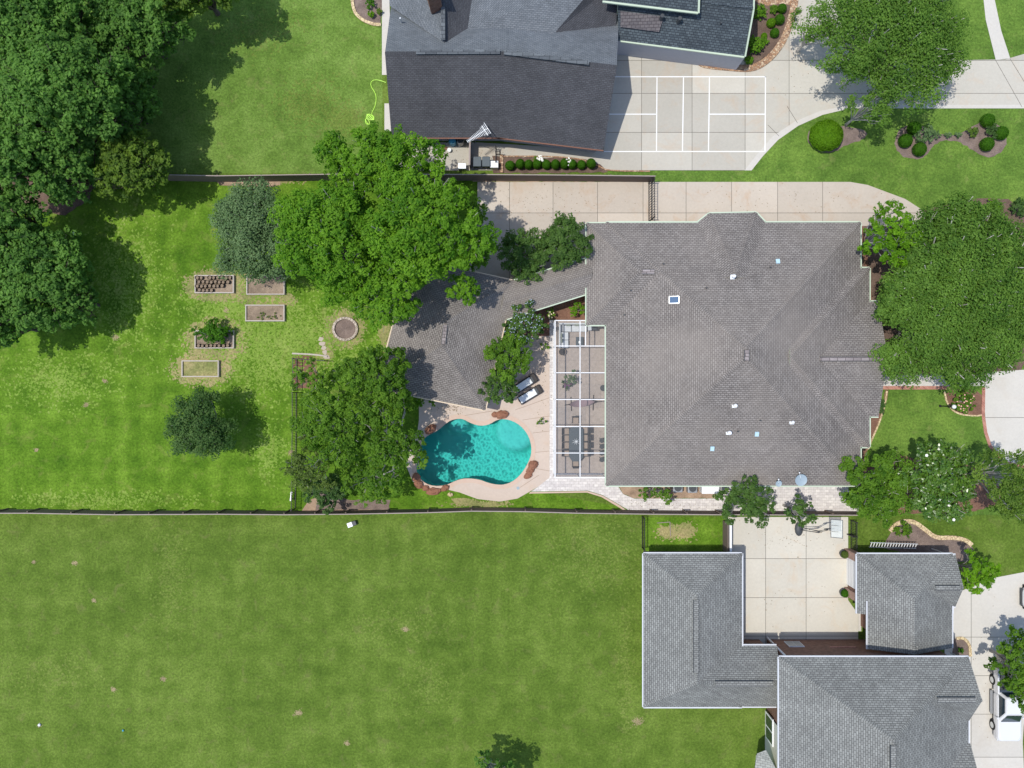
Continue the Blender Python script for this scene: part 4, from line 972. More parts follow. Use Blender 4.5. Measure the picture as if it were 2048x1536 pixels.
tree('crape_myrtle', 'dull dark crape myrtle leaning over the foot of the two loungers', 'tree', 998, 776, 38, 38, 1.2, 4.2, L['myrtle'], .11, 46, 32, K=16, lob=(.26, .38), ragged=.18)
# trees west of the pool
wp = 'trees between the iron fence and the pool'
tree('pool_garden_tree', 'rounded green tree overlapping the west corner of the cabana roof', 'tree', 755, 748, 78, 62, 3, 9.5, L['mid'], .14, 44, 41, K=28, ragged=.3, group=wp)
tree('pool_garden_tree', 'small sparse tree at the top left corner of the iron fence', 'tree', 628, 755, 42, 50, 2, 6, L['mid'], .14, 30, 42, K=12, ragged=.35, group=wp, holes=.15)
tree('pool_garden_tree', 'broad feathery tree in the middle of the pool garden', 'tree', 670, 850, 85, 75, 3, 9.5, L['mid'], .14, 36, 43, K=26, ragged=.3, group=wp, holes=.1)
tree('pool_garden_tree', 'feathery tree hanging over the west shore of the pool', 'tree', 785, 885, 58, 100, 2.5, 8.5, L['mid'], .14, 34, 44, K=24, ragged=.34, group=wp, holes=.12)
tree('pool_garden_tree', 'brownish-green tree straddling the lower iron fence', 'tree', 620, 930, 50, 60, 2, 7, L['pinkish'], .13, 34, 45, K=16, ragged=.3, group=wp)
tree('pool_garden_tree', 'sparse low tree between the brownish tree and the south fence', 'tree', 735, 962, 65, 46, 1.5, 6, L['mid'], .13, 30, 46, K=14, ragged=.35, group=wp, holes=.2)
tree('dark_shrub', 'dense blue-green shrub by the south fence below the brownish tree', 'shrub', 655, 985, 42, 38, .3, 3.4, L['deep'], .12, 48, 47, K=16, lob=(.28, .4))
tree('pool_garden_tree', 'narrow leafy tree squeezed under the south-west cabana gutter', 'tree', 845, 800, 28, 22, .3, 2.3, L['bright'], .12, 40, 48, K=8, group=wp)
tree('lawn_tree', 'lone dark grey-green tree on the open middle lawn', 'tree', 398, 853, 70, 66, .8, 5.5, L['deep'], .12, 44, 49, K=34, lob=(.18, .36), ragged=.42, spread=.5)
tree('garden_bush', 'leafy bush spilling over the middle raised bed', 'bush', 424, 662, 38, 24, .4, 1.7, L['hedge'], .11, 44, 50, K=12, lob=(.3, .45), ragged=.35)
# big oak, front
tree('shade_oak', 'huge dense spreading oak filling the front yard at the right edge', 'tree', 1925, 585, 180, 198, 1.4, 7.8, L['oak'], .14, 46, 51, K=140, lob=(.14, .21), ragged=.12, spread=.36, up=.8)
tree('front_tree', 'yellow-green lighter tree wedged between the main roof and the huge oak', 'tree', 1782, 468, 56, 70, 2, 7.8, L['lime'], .14, 40, 52, K=20, ragged=.3)
tree('shade_oak', 'large feathery oak over the north driveway at the top right', 'tree', 1785, 75, 172, 130, 2, 8.2, L['oak'], .13, 30, 53, K=105, lob=(.12, .22), ragged=.4, spread=.5, holes=.08)
tree('shade_oak', 'narrow feathery branch end of the top right oak over the island lawn', 'tree', 1745, 208, 42, 42, 2, 6.5, L['oak'], .13, 30, 54, K=14, ragged=.4, spread=.5)
tree('shade_oak', 'light feathery tree at the west end of the top right oak', 'tree', 1640, 50, 58, 45, 2, 6.5, L['oak'], .13, 26, 55, K=14, ragged=.4, spread=.5, holes=.15)
# bottom right of middle lot
tree('corner_tree', 'rounded green tree beside the south-east corner of the main roof', 'tree', 1762, 975, 68, 82, 1.5, 6, L['mid'], .13, 44, 61, K=30, ragged=.28)
tree('magnolia', 'glossy magnolia dotted with white blossoms', 'tree', 1878, 965, 80, 85, 1, 6.3, L['magnolia'], .17, 44, 62, K=30, ragged=.25, flowers=(M['flower_w'], 12, .11))
tree('pine', 'yellow-green pine with open tufts at the right edge', 'tree', 2020, 960, 62, 72, 3, 9, L['pine'], .12, 40, 63, K=24, ragged=.4, holes=.2, spread=.4)
tree('side_tree', 'round tree overlapping the south gutter of the main roof by the path', 'tree', 1490, 1003, 62, 46, 1.5, 5, L['myrtle'], .12, 48, 64, K=20, ragged=.2)
tree('side_tree', 'smaller round tree by the basketball pole', 'tree', 1597, 1024, 38, 32, 1.5, 4.6, L['myrtle'], .12, 48, 65, K=12, ragged=.25)
tree('side_shrub', 'straggly shrub over the south gutter near the air conditioner', 'shrub', 1311, 985, 40, 18, .3, 3.0, L['mid'], .11, 36, 66, K=10, ragged=.5)
tree('garage_tree', 'bright lime-green tree at the east end of the south garage', 'tree', 1957, 1147, 38, 42, 1, 4.4, L['lime'], .16, 40, 67, K=14, lob=(.28, .4))
tree('driveway_tree', 'green tree hanging over the bed of the white pickup', 'tree', 2050, 1338, 58, 86, 1.0, 6.2, L['mid'], .14, 44, 68, K=26, ragged=.3)
tree('lawn_edge_tree', 'dark treetop peeking in at the bottom edge of the south lawn', 'tree', 977, 1572, 64, 52, 1, 6, L['forest'], .14, 44, 69, K=18)
tree('courtyard_shrub', 'bright leafy shrub in the corner between breezeway and enclosure', 'shrub', 1153, 618, 18, 20, .2, 1.6, L['lime'], .13, 46, 70, K=8)
tree('courtyard_shrub', 'small citrus bush with yellow fruit by the breezeway gutter', 'shrub', 1100, 627, 12, 12, .1, 1.1, L['lime'], .1, 46, 71, K=6, flowers=(M['flower_y'], 8, .05))
tree('courtyard_shrub', 'small yellow-green plant beside the paver strip north of the loungers', 'shrub', 1091, 693, 11, 9, .1, .7, L['lime'], .09, 46, 72, K=5)
tree('potted_grass', 'small spiky plant growing alone on the pool deck', 'plant', 1081, 843, 11, 9, .05, .6, L['mid'], .09, 50, 73, K=5)
# front bed plants
hg = 'clipped balls and mounds in the bed beside the slate-roofed wing'
for i, (x, y, r, mt, lb) in enumerate([(1521, 22, 13, 'bright', 'large loose green shrub touching the gable of the slate wing'), (1564, 17, 9, 'hedge', 'dark clipped ball at the top of the wing bed'), (1559, 39, 10, 'hedge', 'dark clipped ball just below the topmost one in the wing bed'),
    (1542, 46, 9, 'lime', 'yellow-green clipped ball in the middle of the wing bed'), (1549, 66, 9, 'hedge', 'dark clipped ball low in the wing bed near the flagstone edge'), (1528, 72, 6, 'lime', 'tiny lime mound beside the lowest big shrub of the wing bed'),
    (1512, 88, 16, 'bright', 'biggest leafy shrub at the lower corner of the slate wing'), (1529, 82, 8, 'bright', 'small round shrub nestled against the biggest corner shrub'), (1499, 120, 8, 'bright', 'low shrub at the bottom tip of the wing bed'), (1548, 18, 8, 'mid', 'loose leafy clump between the two top shrubs of the wing bed')]):
    if mt in ('hedge', 'lime'): clipped('bed_shrub', lb, x, y, r, r, r * .08, L[mt], hg, 2600, .03, 0, 80 + i); continue
    tree('bed_shrub', lb, 'shrub', x, y, r, r, .05, r * .075, L[mt], .07, 110, 80 + i, K=12, lob=(.34, .5), group=hg, part='foliage', stem='stem', branches=False, ragged=.06, fill=.1)
clipped('boxwood_mound', 'very large round boxwood mound on the island lawn', 1652, 271, 33, 31, 1.7, L['lime'], None, 16000, .05)
balls = [(1828, 257), (1805, 285), (1833, 302), (1968, 245), (1995, 270), (1967, 292)]
bl = ['topiary ball at the upper left of the curved island bed', 'leftmost topiary ball of the curved island bed', 'lowest topiary ball on the left of the curved island bed', 'topmost topiary ball on the right of the curved island bed', 'rightmost topiary ball of the curved island bed', 'lowest topiary ball on the right of the curved island bed']
b0 = clipped('topiary_ball', bl[0], balls[0][0], balls[0][1], 13.5, 13.5, 1.05, L['hedge'], 'topiary balls in the curved island bed', 5000, .032)
for (x, y), lb in zip(balls[1:], bl[1:]): dup(b0, loc=P(x, y), rz=x * .7, label=lb)
for i, (x, y, rx, ry, mt, lb) in enumerate([(1853, 268, 26, 16, 'olive', 'loose grey-green plant behind the left topiary balls'), (1945, 264, 14, 9, 'pine', 'pale yellow-green grassy plant in the curved bed'), (1985, 262, 18, 14, 'deep', 'dark leafy plant between the right topiary balls'),
     (1897, 270, 7, 5, 'olive', 'left one of two tiny plants in the neck of the curved bed'), (1917, 269, 7, 5, 'olive', 'right one of two tiny plants in the neck of the curved bed'), (1988, 412, 20, 14, 'lime', 'low bright grassy clump at the upper right edge of the huge oak'), (2040, 415, 20, 18, 'deep', 'dull dark shrub at the right edge above the huge oak'),
     (1928, 803, 24, 24, 'mid', 'rose bush with peach blooms beside the front driveway'), (1762, 812, 8, 18, 'deep', 'spiky dark plant against the front gable'), (1808, 1060, 18, 17, 'mid', 'round shrub with reddish flecks in the south garage bed'), (1922, 1301, 6, 6, 'hedge', 'tiny green shrub in the small bed beside the south driveway'),
     (740, 5, 11, 10, 'hedge', 'larger leafy plant in the top west stone-edged bed'), (742, 28, 7, 6, 'lime', 'small plant below the larger one in the top west bed'), (758, 22, 5, 6, 'pine', 'yellowish plant against the walk in the top west bed')]):
    tree('bedding_plant', lb, 'plant', x, y, rx, ry, .05, .4 + rx * .022, L[mt], .09, 60, 110 + i, K=9, lob=(.3, .45), branches=False, part='foliage', stem='stem', flowers=(M['flower_p'], 24, .06) if x == 1928 else None)
ORD = ['first', 'second', 'third', 'fourth', 'fifth', 'sixth', 'seventh', 'eighth', 'ninth', 'tenth']
hd = 'clipped hedge shrubs in the row by the north fence'
h0 = None
for i, x in enumerate([1020, 1040, 1057, 1074, 1092, 1110, 1128, 1143, 1162, 1181]):
    if h0 is None: h0 = clipped('hedge_shrub', 'first clipped hedge shrub at the left end of the row along the north fence', x, 331, 10, 9, .95, L['hedge'], hd, 3600, .032)
    else: dup(h0, label=ORD[i] + ' clipped hedge shrub from the left in the row along the north fence', loc=P(x, 331 + (i % 3) * .8), rz=i * 1.3, scale=(1 - .06 * (i % 3), 1, 1 + .1 * ((i * 7) % 4)))
for i, (x, y, mt) in enumerate([(1078, 319, 'flower_w'), (1137, 324, 'flower_w')]):
    tree('flowering_bush', ['white flowering bush behind the middle of the north hedge row', 'smaller white flowering bush behind the right of the north hedge row'][i], 'shrub', x, y, 13 - i * 4, 7, .1, 1.0, L['lime'], .08, 60, 140 + i, K=8, branches=False, flowers=(M[mt], 30 - i * 12, .055), part='foliage', stem='stem')

# ------------------------------------------------------------------ garden: raised beds, pots, fire ring, rocks
def raised_bed(label, x0, y0, x1, y1, soil, missing=''):
    c = P((x0 + x1) / 2, (y0 + y1) / 2); r = thing('raised_bed', label, 'garden bed', c, 0, 'raised beds on the middle lawn')
    a = P(x0, y0); b = P(x1, y1); w, h = abs(b[0] - a[0]), abs(b[1] - a[1])
    put(MB().box((0, h / 2, .16), (w + .09, .09, .32)).build('plank', M['wood'], None, bevel=.008), r); put(MB().box((0, -h / 2, .16), (w + .09, .09, .32)).build('plank', M['wood'], None, bevel=.008), r)
    put(MB().box((w / 2, 0, .155), (.09, h - .09, .31)).build('plank', M['wood'], None, bevel=.008), r)
    if 'w' not in missing: put(MB().box((-w / 2, 0, .155), (.09, h - .09, .31)).build('plank', M['wood'], None, bevel=.008), r)
    put(MB().box((0, 0, .09), (w - .09, h - .09, .16)).build('soil', M[soil]), r)
    return r
raised_bed('raised bed crowded with small black pots', 393, 552, 469, 586, 'soil')
raised_bed('raised bed half hidden under the grey-green tree', 496, 552, 570, 589, 'soil')
raised_bed('raised bed of patchy seedlings right of the middle', 494, 611, 570, 642, 'soil')
raised_bed('raised bed beneath the leafy garden bush', 393, 662, 469, 696, 'soil')
raised_bed('lowest raised bed, overgrown with dry grass', 367, 722, 439, 753, 'drygrass', '')
tree('seedling_patch', 'low seedlings sprouting in the right raised bed', 'plants', 532, 632, 34, 9, .1, .42, L['pine'], .06, 50, 150, K=22, lob=(.06, .1), branches=False, part='foliage', stem='stem', holes=.2)
p0 = None; pots = []
for j in range(4):
    for i in range(9):
        if (j == 3 and i > 3) or (j == 0 and i in (2,)): continue
        if j == 2 and i > 6: continue
        if 398 + i * 8.1 + (j % 2) * 3.3 < 466: pots.append((398 + i * 8.1 + (j % 2) * 3.3, 556.5 + j * 8.4, ORD[i] + ' position from the left, ' + ('top', 'second', 'third', 'bottom')[j] + ' row of the pot-filled raised bed'))
pots += [(400 + i * 8.3, 692, ORD[i] + ' from the left in the row beneath the leafy garden bush') for i in range(8)]
for k, (x, y, pl_) in enumerate(pots):
    if p0 is None:
        c = P(x, y); p0 = thing('nursery_pot', 'black nursery pot, ' + pl_, 'pot', (c[0], c[1], .17), 0, 'black nursery pots in the raised beds')
        put(MB().cyl(0, 0, 0, .28, .13, .165, 16, False).cyl(0, 0, .0, .27, .12, .145, 16, False).build('rim', M['black']), p0)
        put(MB().cyl(0, 0, .0, .2, .12, .145, 14).build('potting_soil', M['soil']), p0)
    else:
        c = P(x + random.Random(k).uniform(-.8, .8), y + random.Random(k + 9).uniform(-.8, .8)); dup(p0, label='black nursery pot, ' + pl_, loc=(c[0], c[1], .17), scale=random.Random(k).uniform(.88, 1.05))
fr = thing('fire_ring', 'round stone-edged fire pit ring on the worn grass west of the cabana', 'fire pit', P(691, 658))
mb = MB()
for i in range(26):
    t = 6.283 * i / 26; mb.box((math.cos(t) * .95, math.sin(t) * .88, .11), (.2, .215, .22), t)
put(mb.build('stone_ring', M['brickring'], bevel=.02), fr); put(MB().cyl(0, 0, .0, .06, .86, .86, 30).build('ash_bed', M['mulch_grey']), fr)
for i, (x, y) in enumerate([(642, 678), (645, 687), (647, 696), (650, 705), (654, 715)]):
    tag(MB().prism(G(blob(x, y, 7, i + 40)), 0, .035).build('stepping_stone', m_plain('step_stone', (.45, .38, .31), .9) if i == 0 else bpy.data.materials['step_stone'], bevel=.01), ['topmost', 'second', 'third', 'fourth', 'lowest'][i] + ' flat stepping stone in the short path beside the fire ring', 'stepping stone', 'stepping stones near the fire ring')
rk = 'reddish boulders around the pool edge'
for i, (x, y, a, b, h, rz, lb) in enumerate([(990, 829, .28, .25, .3, .2, 'small red boulder at the left of the pair on the north pool edge'), (1004, 829, .55, .34, .4, .1, 'broad red boulder on the north pool edge'), (1066, 929, .38, .34, .4, .5, 'topmost red boulder on the east pool edge'),
    (1061, 939, .3, .42, .33, -.6, 'middle red boulder on the east pool edge'), (1056, 951, .35, .25, .28, .5, 'lowest red boulder on the east pool edge'), (862, 858, .5, .35, .42, .6, 'dark boulder at the north-west bend of the pool'),
    (838, 968, .4, .33, .4, -.5, 'leftmost boulder on the south-west pool edge'), (852, 976, .3, .25, .3, .3, 'small boulder in the row on the south-west pool edge'), (868, 982, .62, .3, .34, .1, 'long flat red boulder on the south-west pool edge'), (890, 976, .4, .24, .3, .5, 'right end boulder of the south-west pool row'),
    (833, 955, .35, .4, .36, .2, 'boulder under the tree at the west tip of the pool'), (901, 989, .22, .17, .22, .1, 'small cream rock on the lawn below the pool')]):
    c = P(x, y); o = MB().ball((0, 0, h * .35), (a, b, h * .75), 11, 8, 1, .16, i).build('boulder', M['ystone'] if i == 11 else M['redrock'], smooth=False, weld=True)
    o.location = (c[0], c[1], .02); o.rotation_euler = (0, 0, rz); tag(o, lb, 'rock', rk)
sk_ = MB().cyl(P(1036, 976)[0], P(1036, 976)[1], .03, .045, .13, .13, 20).build('skimmer_lid', M['dish']); tag(sk_, 'round grey skimmer lid set in the deck south of the pool', 'skimmer lid')
# stone edgings
def edging(name, label, pts, w, mat, h=.12, seed=2, cat='edging'):
    o = strip(smooth_loop(pts, 2, False), w, 0, h).build(name, M[mat]); return tag(o, label, cat)
edging('flagstone_edging', 'wide brown flagstone border curving round the slate wing bed', [(1398, 124), (1410, 131), (1450, 135), (1500, 139), (1525, 128), (1548, 108), (1568, 78), (1580, 45), (1590, 0), (1592, -30)], .55, 'stone', .13)
sheet('flagstone_walk', [(1508, -60), (1592, -60), (1590, 12), (1560, 8), (1535, 12), (1510, 4)], .06, M['stone'])
edging('stone_edging', 'curved pale stone edging of the top west bed', [(703, -60), (704, 18), (722, 40), (748, 50), (762, 50)], .24, 'ystone', .13)
edging('stone_edging', 'yellow boulder edging along the south garage bed', [(1779, 1062), (1790, 1048), (1808, 1041), (1828, 1043), (1848, 1058), (1870, 1076), (1905, 1074), (1932, 1080), (1942, 1090)], .34, 'ystone', .16)
edging('stone_edging', 'short yellow stone edging of the small bed beside the south driveway', [(1912, 1276), (1926, 1275), (1938, 1287), (1940, 1312)], .22, 'ystone', .12)
edging('stone_edging', 'pale stone edging along the front of the main house bed', [(1773, 782), (1768, 815), (1756, 850), (1742, 880), (1734, 905)], .13, 'ystone', .1)
edging('brick_edging', 'brown stacked brick edging at the left end of the north hedge bed', [(1003, 310), (1003, 346)], .28, 'stone', .2)
edging('brick_edging', 'thin brick border between the north court and the hedge row', [(1005, 313), (1100, 313), (1165, 318), (1200, 334), (1215, 342), (1300, 343)], .1, 'stone', .1)
edging('stone_edging', 'pale stone edging curving round the rose bed', [(1888, 783), (1893, 808), (1912, 828), (1950, 832), (1962, 830)], .12, 'ystone', .1)
edging('path_border', 'pale wood landscape border at the top of the iron-fenced garden bed', [(585, 707), (630, 709), (655, 713)], .12, 'wood', .15)

# ------------------------------------------------------------------ furniture and small things
def lounger():
    r = thing('sun_lounger', '', 'lounger'); w, l = .72, 2.05
    f = MB().box((-l / 2 + .04, 0, .26), (.08, w, .16)).box((l / 2 - .04, 0, .26), (.08, w, .16)).box((0, w / 2 - .04, .26), (l - .16, .08, .16)).box((0, -w / 2 + .04, .26), (l - .16, .08, .16)).box((0, 0, .25), (l - .16, w - .16, .05))
    put(f.build('frame', M['dark'], bevel=.01), r)
    for sx in (-1, 1):
        for sy in (-1, 1): put(MB().box((sx * .9, sy * .29, .09), (.07, .07, .18)).build('leg', M['dark']), r)
    put(MB().box((-.2, 0, .36), (1.5, .54, .11)).build('cushion', M['cushion'], bevel=.03), r)
    put(MB().box((.78, 0, .42), (.45, .62, .06), 0, 0, -.35).build('backrest', M['dark'], bevel=.01), r)
    put(MB().box((.62, 0, .43), (.22, .5, .09)).build('pillow', M['charcoal'], bevel=.03), r)
    return r
l1 = lounger(); l1.location = P(1060, 789, .03); l1.rotation_euler = (0, 0, R(31)); tag(l1, 'white cushioned dark wicker lounger nearer the pool, in full sun', 'lounger', 'two loungers on the pool deck')
dup(l1, loc=P(1051, 767, .03), rz=R(33), label='dark wicker lounger farther from the pool, dappled by the crape myrtle')
def chair():
    r = thing('patio_chair', '', 'chair')
    put(MB().box((0, 0, .43), (.5, .5, .05)).build('seat', M['tan'], bevel=.015), r)
    put(MB().box((0, -.28, .7), (.5, .05, .5), 0, .22).build('backrest', M['charcoal'], bevel=.01), r)
    for s in (-1, 1):
        put(MB().tube([(s * .27, .24, .0), (s * .27, .22, .62), (s * .27, -.22, .66)], .022, 6).build('armrest', M['charcoal']), r)
        put(MB().tube([(s * .26, -.3, .0), (s * .25, -.24, .45)], .02, 6).build('leg', M['charcoal']), r)
    return r
zf = .05
tb_ = thing('dining_table', 'long dark outdoor dining table inside the screened enclosure', 'table', P(1151, 885, zf))
tp = MB(); Lh, Wd = 2.7, 1.15
tp.prism([(-.3, -Lh / 2 - .12), (.3, -Lh / 2 - .12), (Wd / 2, -Lh / 2 + .25), (Wd / 2, Lh / 2 - .25), (.3, Lh / 2), (-.3, Lh / 2), (-Wd / 2, Lh / 2 - .25), (-Wd / 2, -Lh / 2 + .25)], .7, .745)
put(tp.build('tabletop', M['slate'], bevel=.01), tb_)
for sx in (-1, 1):
    for sy in (-1, 1): put(MB().box((sx * .42, sy * 1.0, .35), (.06, .06, .7)).build('leg', M['charcoal']), tb_)
bpy.data.materials['dish_grey']
c0 = chair(); c0.location = P(1150, 926, zf); c0.rotation_euler = (0, 0, 0); tag(c0, 'patio chair at the south head of the dining table', 'chair', 'chairs round the dining table')
sp = [(1150, 840, 180, 'patio chair at the north head of the dining table'), (1131, 862, -90, 'topmost patio chair on the west side of the dining table'), (1131, 876, -90, 'second patio chair down the west side of the dining table'),
      (1131, 890, -90, 'third patio chair down the west side of the dining table'), (1131, 905, -90, 'lowest patio chair on the west side of the dining table'),
      (1171, 860, 90, 'topmost patio chair on the east side of the dining table'), (1171, 875, 90, 'second patio chair down the east side of the dining table'), (1171, 890, 90, 'third patio chair down the east side of the dining table'), (1171, 905, 90, 'lowest patio chair on the east side of the dining table')]
for x, y, a, lb in sp: dup(c0, loc=P(x, y, zf), rz=R(a), label=lb)
st0 = None
for i, y in enumerate([880, 892, 905, 918]):
    lb = ['topmost', 'second', 'third', 'lowest'][i] + ' dark stool lined up against the house wall in the enclosure'
    if st0 is None:
        st0 = thing('bar_stool', lb, 'stool', P(1202, y, zf), 0, 'stools along the house wall')
        put(MB().cyl(0, 0, .6, .66, .2, .2, 16).build('seat', M['charcoal']), st0); put(MB().box((.2, 0, .85), (.03, .36, .2)).build('backrest', M['charcoal']), st0)
        for q in range(4): t = .785 + q * 1.571; put(MB().tube([(math.cos(t) * .24, math.sin(t) * .24, 0), (math.cos(t) * .14, math.sin(t) * .14, .6)], .016, 6).build('leg', M['charcoal']), st0)
    else: dup(st0, loc=P(1202, y, zf), label=lb)
ct = thing('centrepiece', 'pale spiky plant centrepiece on the dining table', 'plant', P(1152, 883, zf + .745))
mb = MB()
for i in range(9): t = i * .7; mb.tube([(0, 0, 0), (math.cos(t) * .15, math.sin(t) * .15, .16), (math.cos(t) * (.25 + .05 * (i % 3)), math.sin(t) * .28, .1)], [.03, .025, .006], 5)
put(mb.build('leaves', M['cushion']), ct)
so_ = thing('sectional_sofa', 'L-shaped white cushioned sofa in the north corner of the enclosure', 'sofa', P(1140, 665, zf))
def pb(x0, y0, x1, y1, z0, z1, mat, nm, par, bev=.03):
    a, b = P(x0, y0), P(x1, y1); o = MB().box(((a[0] + b[0]) / 2, (a[1] + b[1]) / 2, (z0 + z1) / 2), (abs(a[0] - b[0]), abs(a[1] - b[1]), z1 - z0)).build(nm, M[mat], par, bevel=bev); return o
pb(1119, 649, 1172, 664, .08, .3, 'grey', 'base', so_); pb(1119, 664.5, 1136, 697, .08, .3, 'grey', 'base', so_)
for x in (1127, 1143, 1158): pb(x, 652, x + 14.5, 664, .3, .46, 'cushion', 'seat_cushion', so_)
for y in (665, 681): pb(1122, y, 1136, y + 15, .3, .46, 'cushion', 'seat_cushion', so_)
pb(1117, 647, 1172, 650, .08, .75, 'cushion', 'backrest', so_); pb(1117, 650.5, 1120, 697, .08, .75, 'cushion', 'backrest', so_)
for x in (1131, 1148): tag(pb(x, 650, x + 9, 653, .5, .85, 'sage', 'throw_pillow', None, .03), 'grey-green throw pillow on the ' + ('left' if x == 1131 else 'right') + ' of the white sofa back', 'pillow')
for y in (668, 678): tag(pb(1121, y, 1124, y + 8, .5, .85, 'sage', 'throw_pillow', None, .03), ('upper' if y == 668 else 'lower') + ' grey-green pillow on the side arm of the white sofa', 'pillow')
ft = thing('fire_table', 'dark square fire table in front of the white sofa', 'table', P(1158, 684, zf))
put(MB().box((0, 0, .2), (.52, .72, .4)).build('body', M['charcoal'], bevel=.01), ft); put(MB().box((0, 0, .42), (.58, .78, .04)).build('tabletop', M['slate'], bevel=.01), ft); put(MB().ball((.02, -.04, .45), (.12, .16, .05), 8, 5).build('fire_glass', M['silver']), ft)
gr = thing('grill', 'dark grill with a silver side shelf against the north wall of the enclosure', 'grill', P(1180, 657, zf))
put(MB().box((.28, 0, .5), (.34, .42, 1.0)).build('body', M['charcoal'], bevel=.03), gr); put(MB().box((-.08, 0, .85), (.34, .42, .06)).build('side_shelf', M['silver'], bevel=.01), gr)
ot = thing('round_ottoman', 'round brown woven ottoman below the white sofa', 'ottoman', P(1124, 704, zf)); put(MB().cyl(0, 0, 0, .38, .28, .3, 24).build('body', M['tan']), ot); put(MB().cyl(0, 0, .382, .41, .27, .25, 24).build('top', M['dark']), ot)
pt = thing('round_mat_table', 'round dark side table by the house wall in the enclosure', 'table', P(1205, 776, zf)); put(MB().cyl(0, 0, .45, .49, .25, .25, 24).build('tabletop', M['charcoal']), pt); put(MB().cyl(0, 0, 0, .45, .04, .04, 8).build('leg', M['charcoal']), pt)
tree('potted_palm', 'feathery potted palm in the middle of the enclosure', 'plant', 1142, 758, 15, 15, .6, 1.9, L['olive'], .1, 44, 160, K=10, ragged=.5)
tree('potted_plant', 'dark purple-centred potted plant at the foot of the palm', 'plant', 1133, 769, 12, 10, .1, .8, L['deep'], .09, 46, 161, K=7, ragged=.3, flowers=(m_plain('purple', (.25, .08, .22), .8), 14, .05))
hk = thing('hammock', 'mauve hammock slung on a dark metal stand across the enclosure', 'hammock', P(1165, 806, zf))
mb = MB(); N_ = 14
for i in range(N_):
    def pr(t, s): ww = .30 * math.sin(math.pi * min(1, max(0, t))) ** .7; return (-1.2 + 2.1 * t, s * ww + .12 * (t - .5) * 2, .95 - .55 * math.sin(math.pi * t) + .18 * abs(s))
    for s0_, s1_ in ((-1, 0), (0, 1)): mb.poly([pr(i / N_, s0_), pr((i + 1) / N_, s0_), pr((i + 1) / N_, s1_), pr(i / N_, s1_)])
put(mb.build('cloth', M['hammock'], smooth=True), hk)
mb = MB().tube([(-1.5, -.15, 1.1), (-1.05, -.1, .12), (.95, .08, .12), (1.45, .14, 1.1)], .035, 6).tube([(-.9, -.65, .06), (-.95, .5, .06)], .035, 6).tube([(.85, -.6, .06), (.9, .65, .06)], .035, 6)
put(mb.build('stand', M['black']), hk)
# basketball hoop
bh = thing('basketball_hoop', 'portable basketball hoop with a clear white-edged backboard over the court', 'basketball hoop', P(1597, 1056))
put(MB().ball((0, -.05, .1), (.35, .6, .22), 12, 6).build('base', M['charcoal'], smooth=True), bh)
put(MB().tube([(0, -.12, .15), (.9, -.0, 2.0), (1.25, .38, 2.95)], .05, 6).tube([(0, .12, .15), (.9, .1, 2.0), (1.25, .46, 2.95)], .05, 6).tube([(1.1, .38, 2.6), (1.75, .5, 3.0)], .05, 6).build('pole', M['charcoal']), bh)
na = NT('acrylic'); t1 = na.new('BsdfTransparent'); m1 = na.new('MixShader'); m1.inputs[0].default_value = .35; na.fin((.7, .74, .7), .15, .5)
na.l(t1.outputs[0], m1.inputs[1]); na.l(na.b.outputs[0], m1.inputs[2]); na.l(m1.outputs[0], na.out.inputs[0])
BY = .5; bb_ = put(MB().box((1.85, BY, 3.15), (.84, 1.35, .02), 0, 0, -.55).build('backboard', na.m), bh)
fb_ = MB(); dx_, dz_ = .43 * math.cos(.55), .43 * math.sin(.55)
for sy in (-1, 1): fb_.box((1.85, BY + sy * .69, 3.15), (.9, .04, .05), 0, 0, -.55)
for sx in (-1, 1): fb_.box((1.85 + sx * dx_, BY, 3.15 + sx * dz_), (.04, 1.35, .05), 0, 0, -.55)
for sy in (-1, 1): fb_.box((1.74, BY + sy * .24, 3.1), (.5, .025, .04), 0, 0, -.55)
fo2 = fb_.build('backboard_frame', M['charcoal']); fo2.parent = bb_
put(MB().tube([(1.95 + .22 + .22 * math.cos(t * .5236), BY + .22 * math.sin(t * .5236), 3.0) for t in range(13)], .012, 5).build('rim', M['rust']), bh)
# planters at the garage piers
for i, (y, lb) in enumerate([(1109, 'olive round potted boxwood by the upper garage pier'), (1187, 'greener round potted boxwood by the lower garage pier')]):
    c = P(1688, y)
    r = clipped('potted_boxwood', lb, 1690, y, 7.5, 7.5, .95, L['pinkish'] if i == 0 else L['hedge'], 'potted boxwoods at the garage door', 2200, .03, .35, 170 + i); r['category'] = 'planter'
    put(MB().cyl(0, 0, 0, .42, .24, .34, 24).build('pot', M['charcoal']), r)
# ladder
ld = thing('aluminium_ladder', 'long aluminium extension ladder lying beside the south garage north wall', 'ladder', P(1790, 1089))
mb = MB()
A, B = PV(1741, 1085, .9), PV(1836, 1088, .9); up_ = Vector((0, .28, .0))
mb.bar(A, B, .06, .05); mb.bar(A - Vector((0, .42, .3)), B - Vector((0, .42, .3)), .06, .05); mb.build('rails', M['silver'], ld); mb = MB()
for i in range(17): q = A.lerp(B, (i + .5) / 17); mb.bar(q, q - Vector((0, .42, .3)), .07, .03)
mb.build('rungs', M['white'], ld)
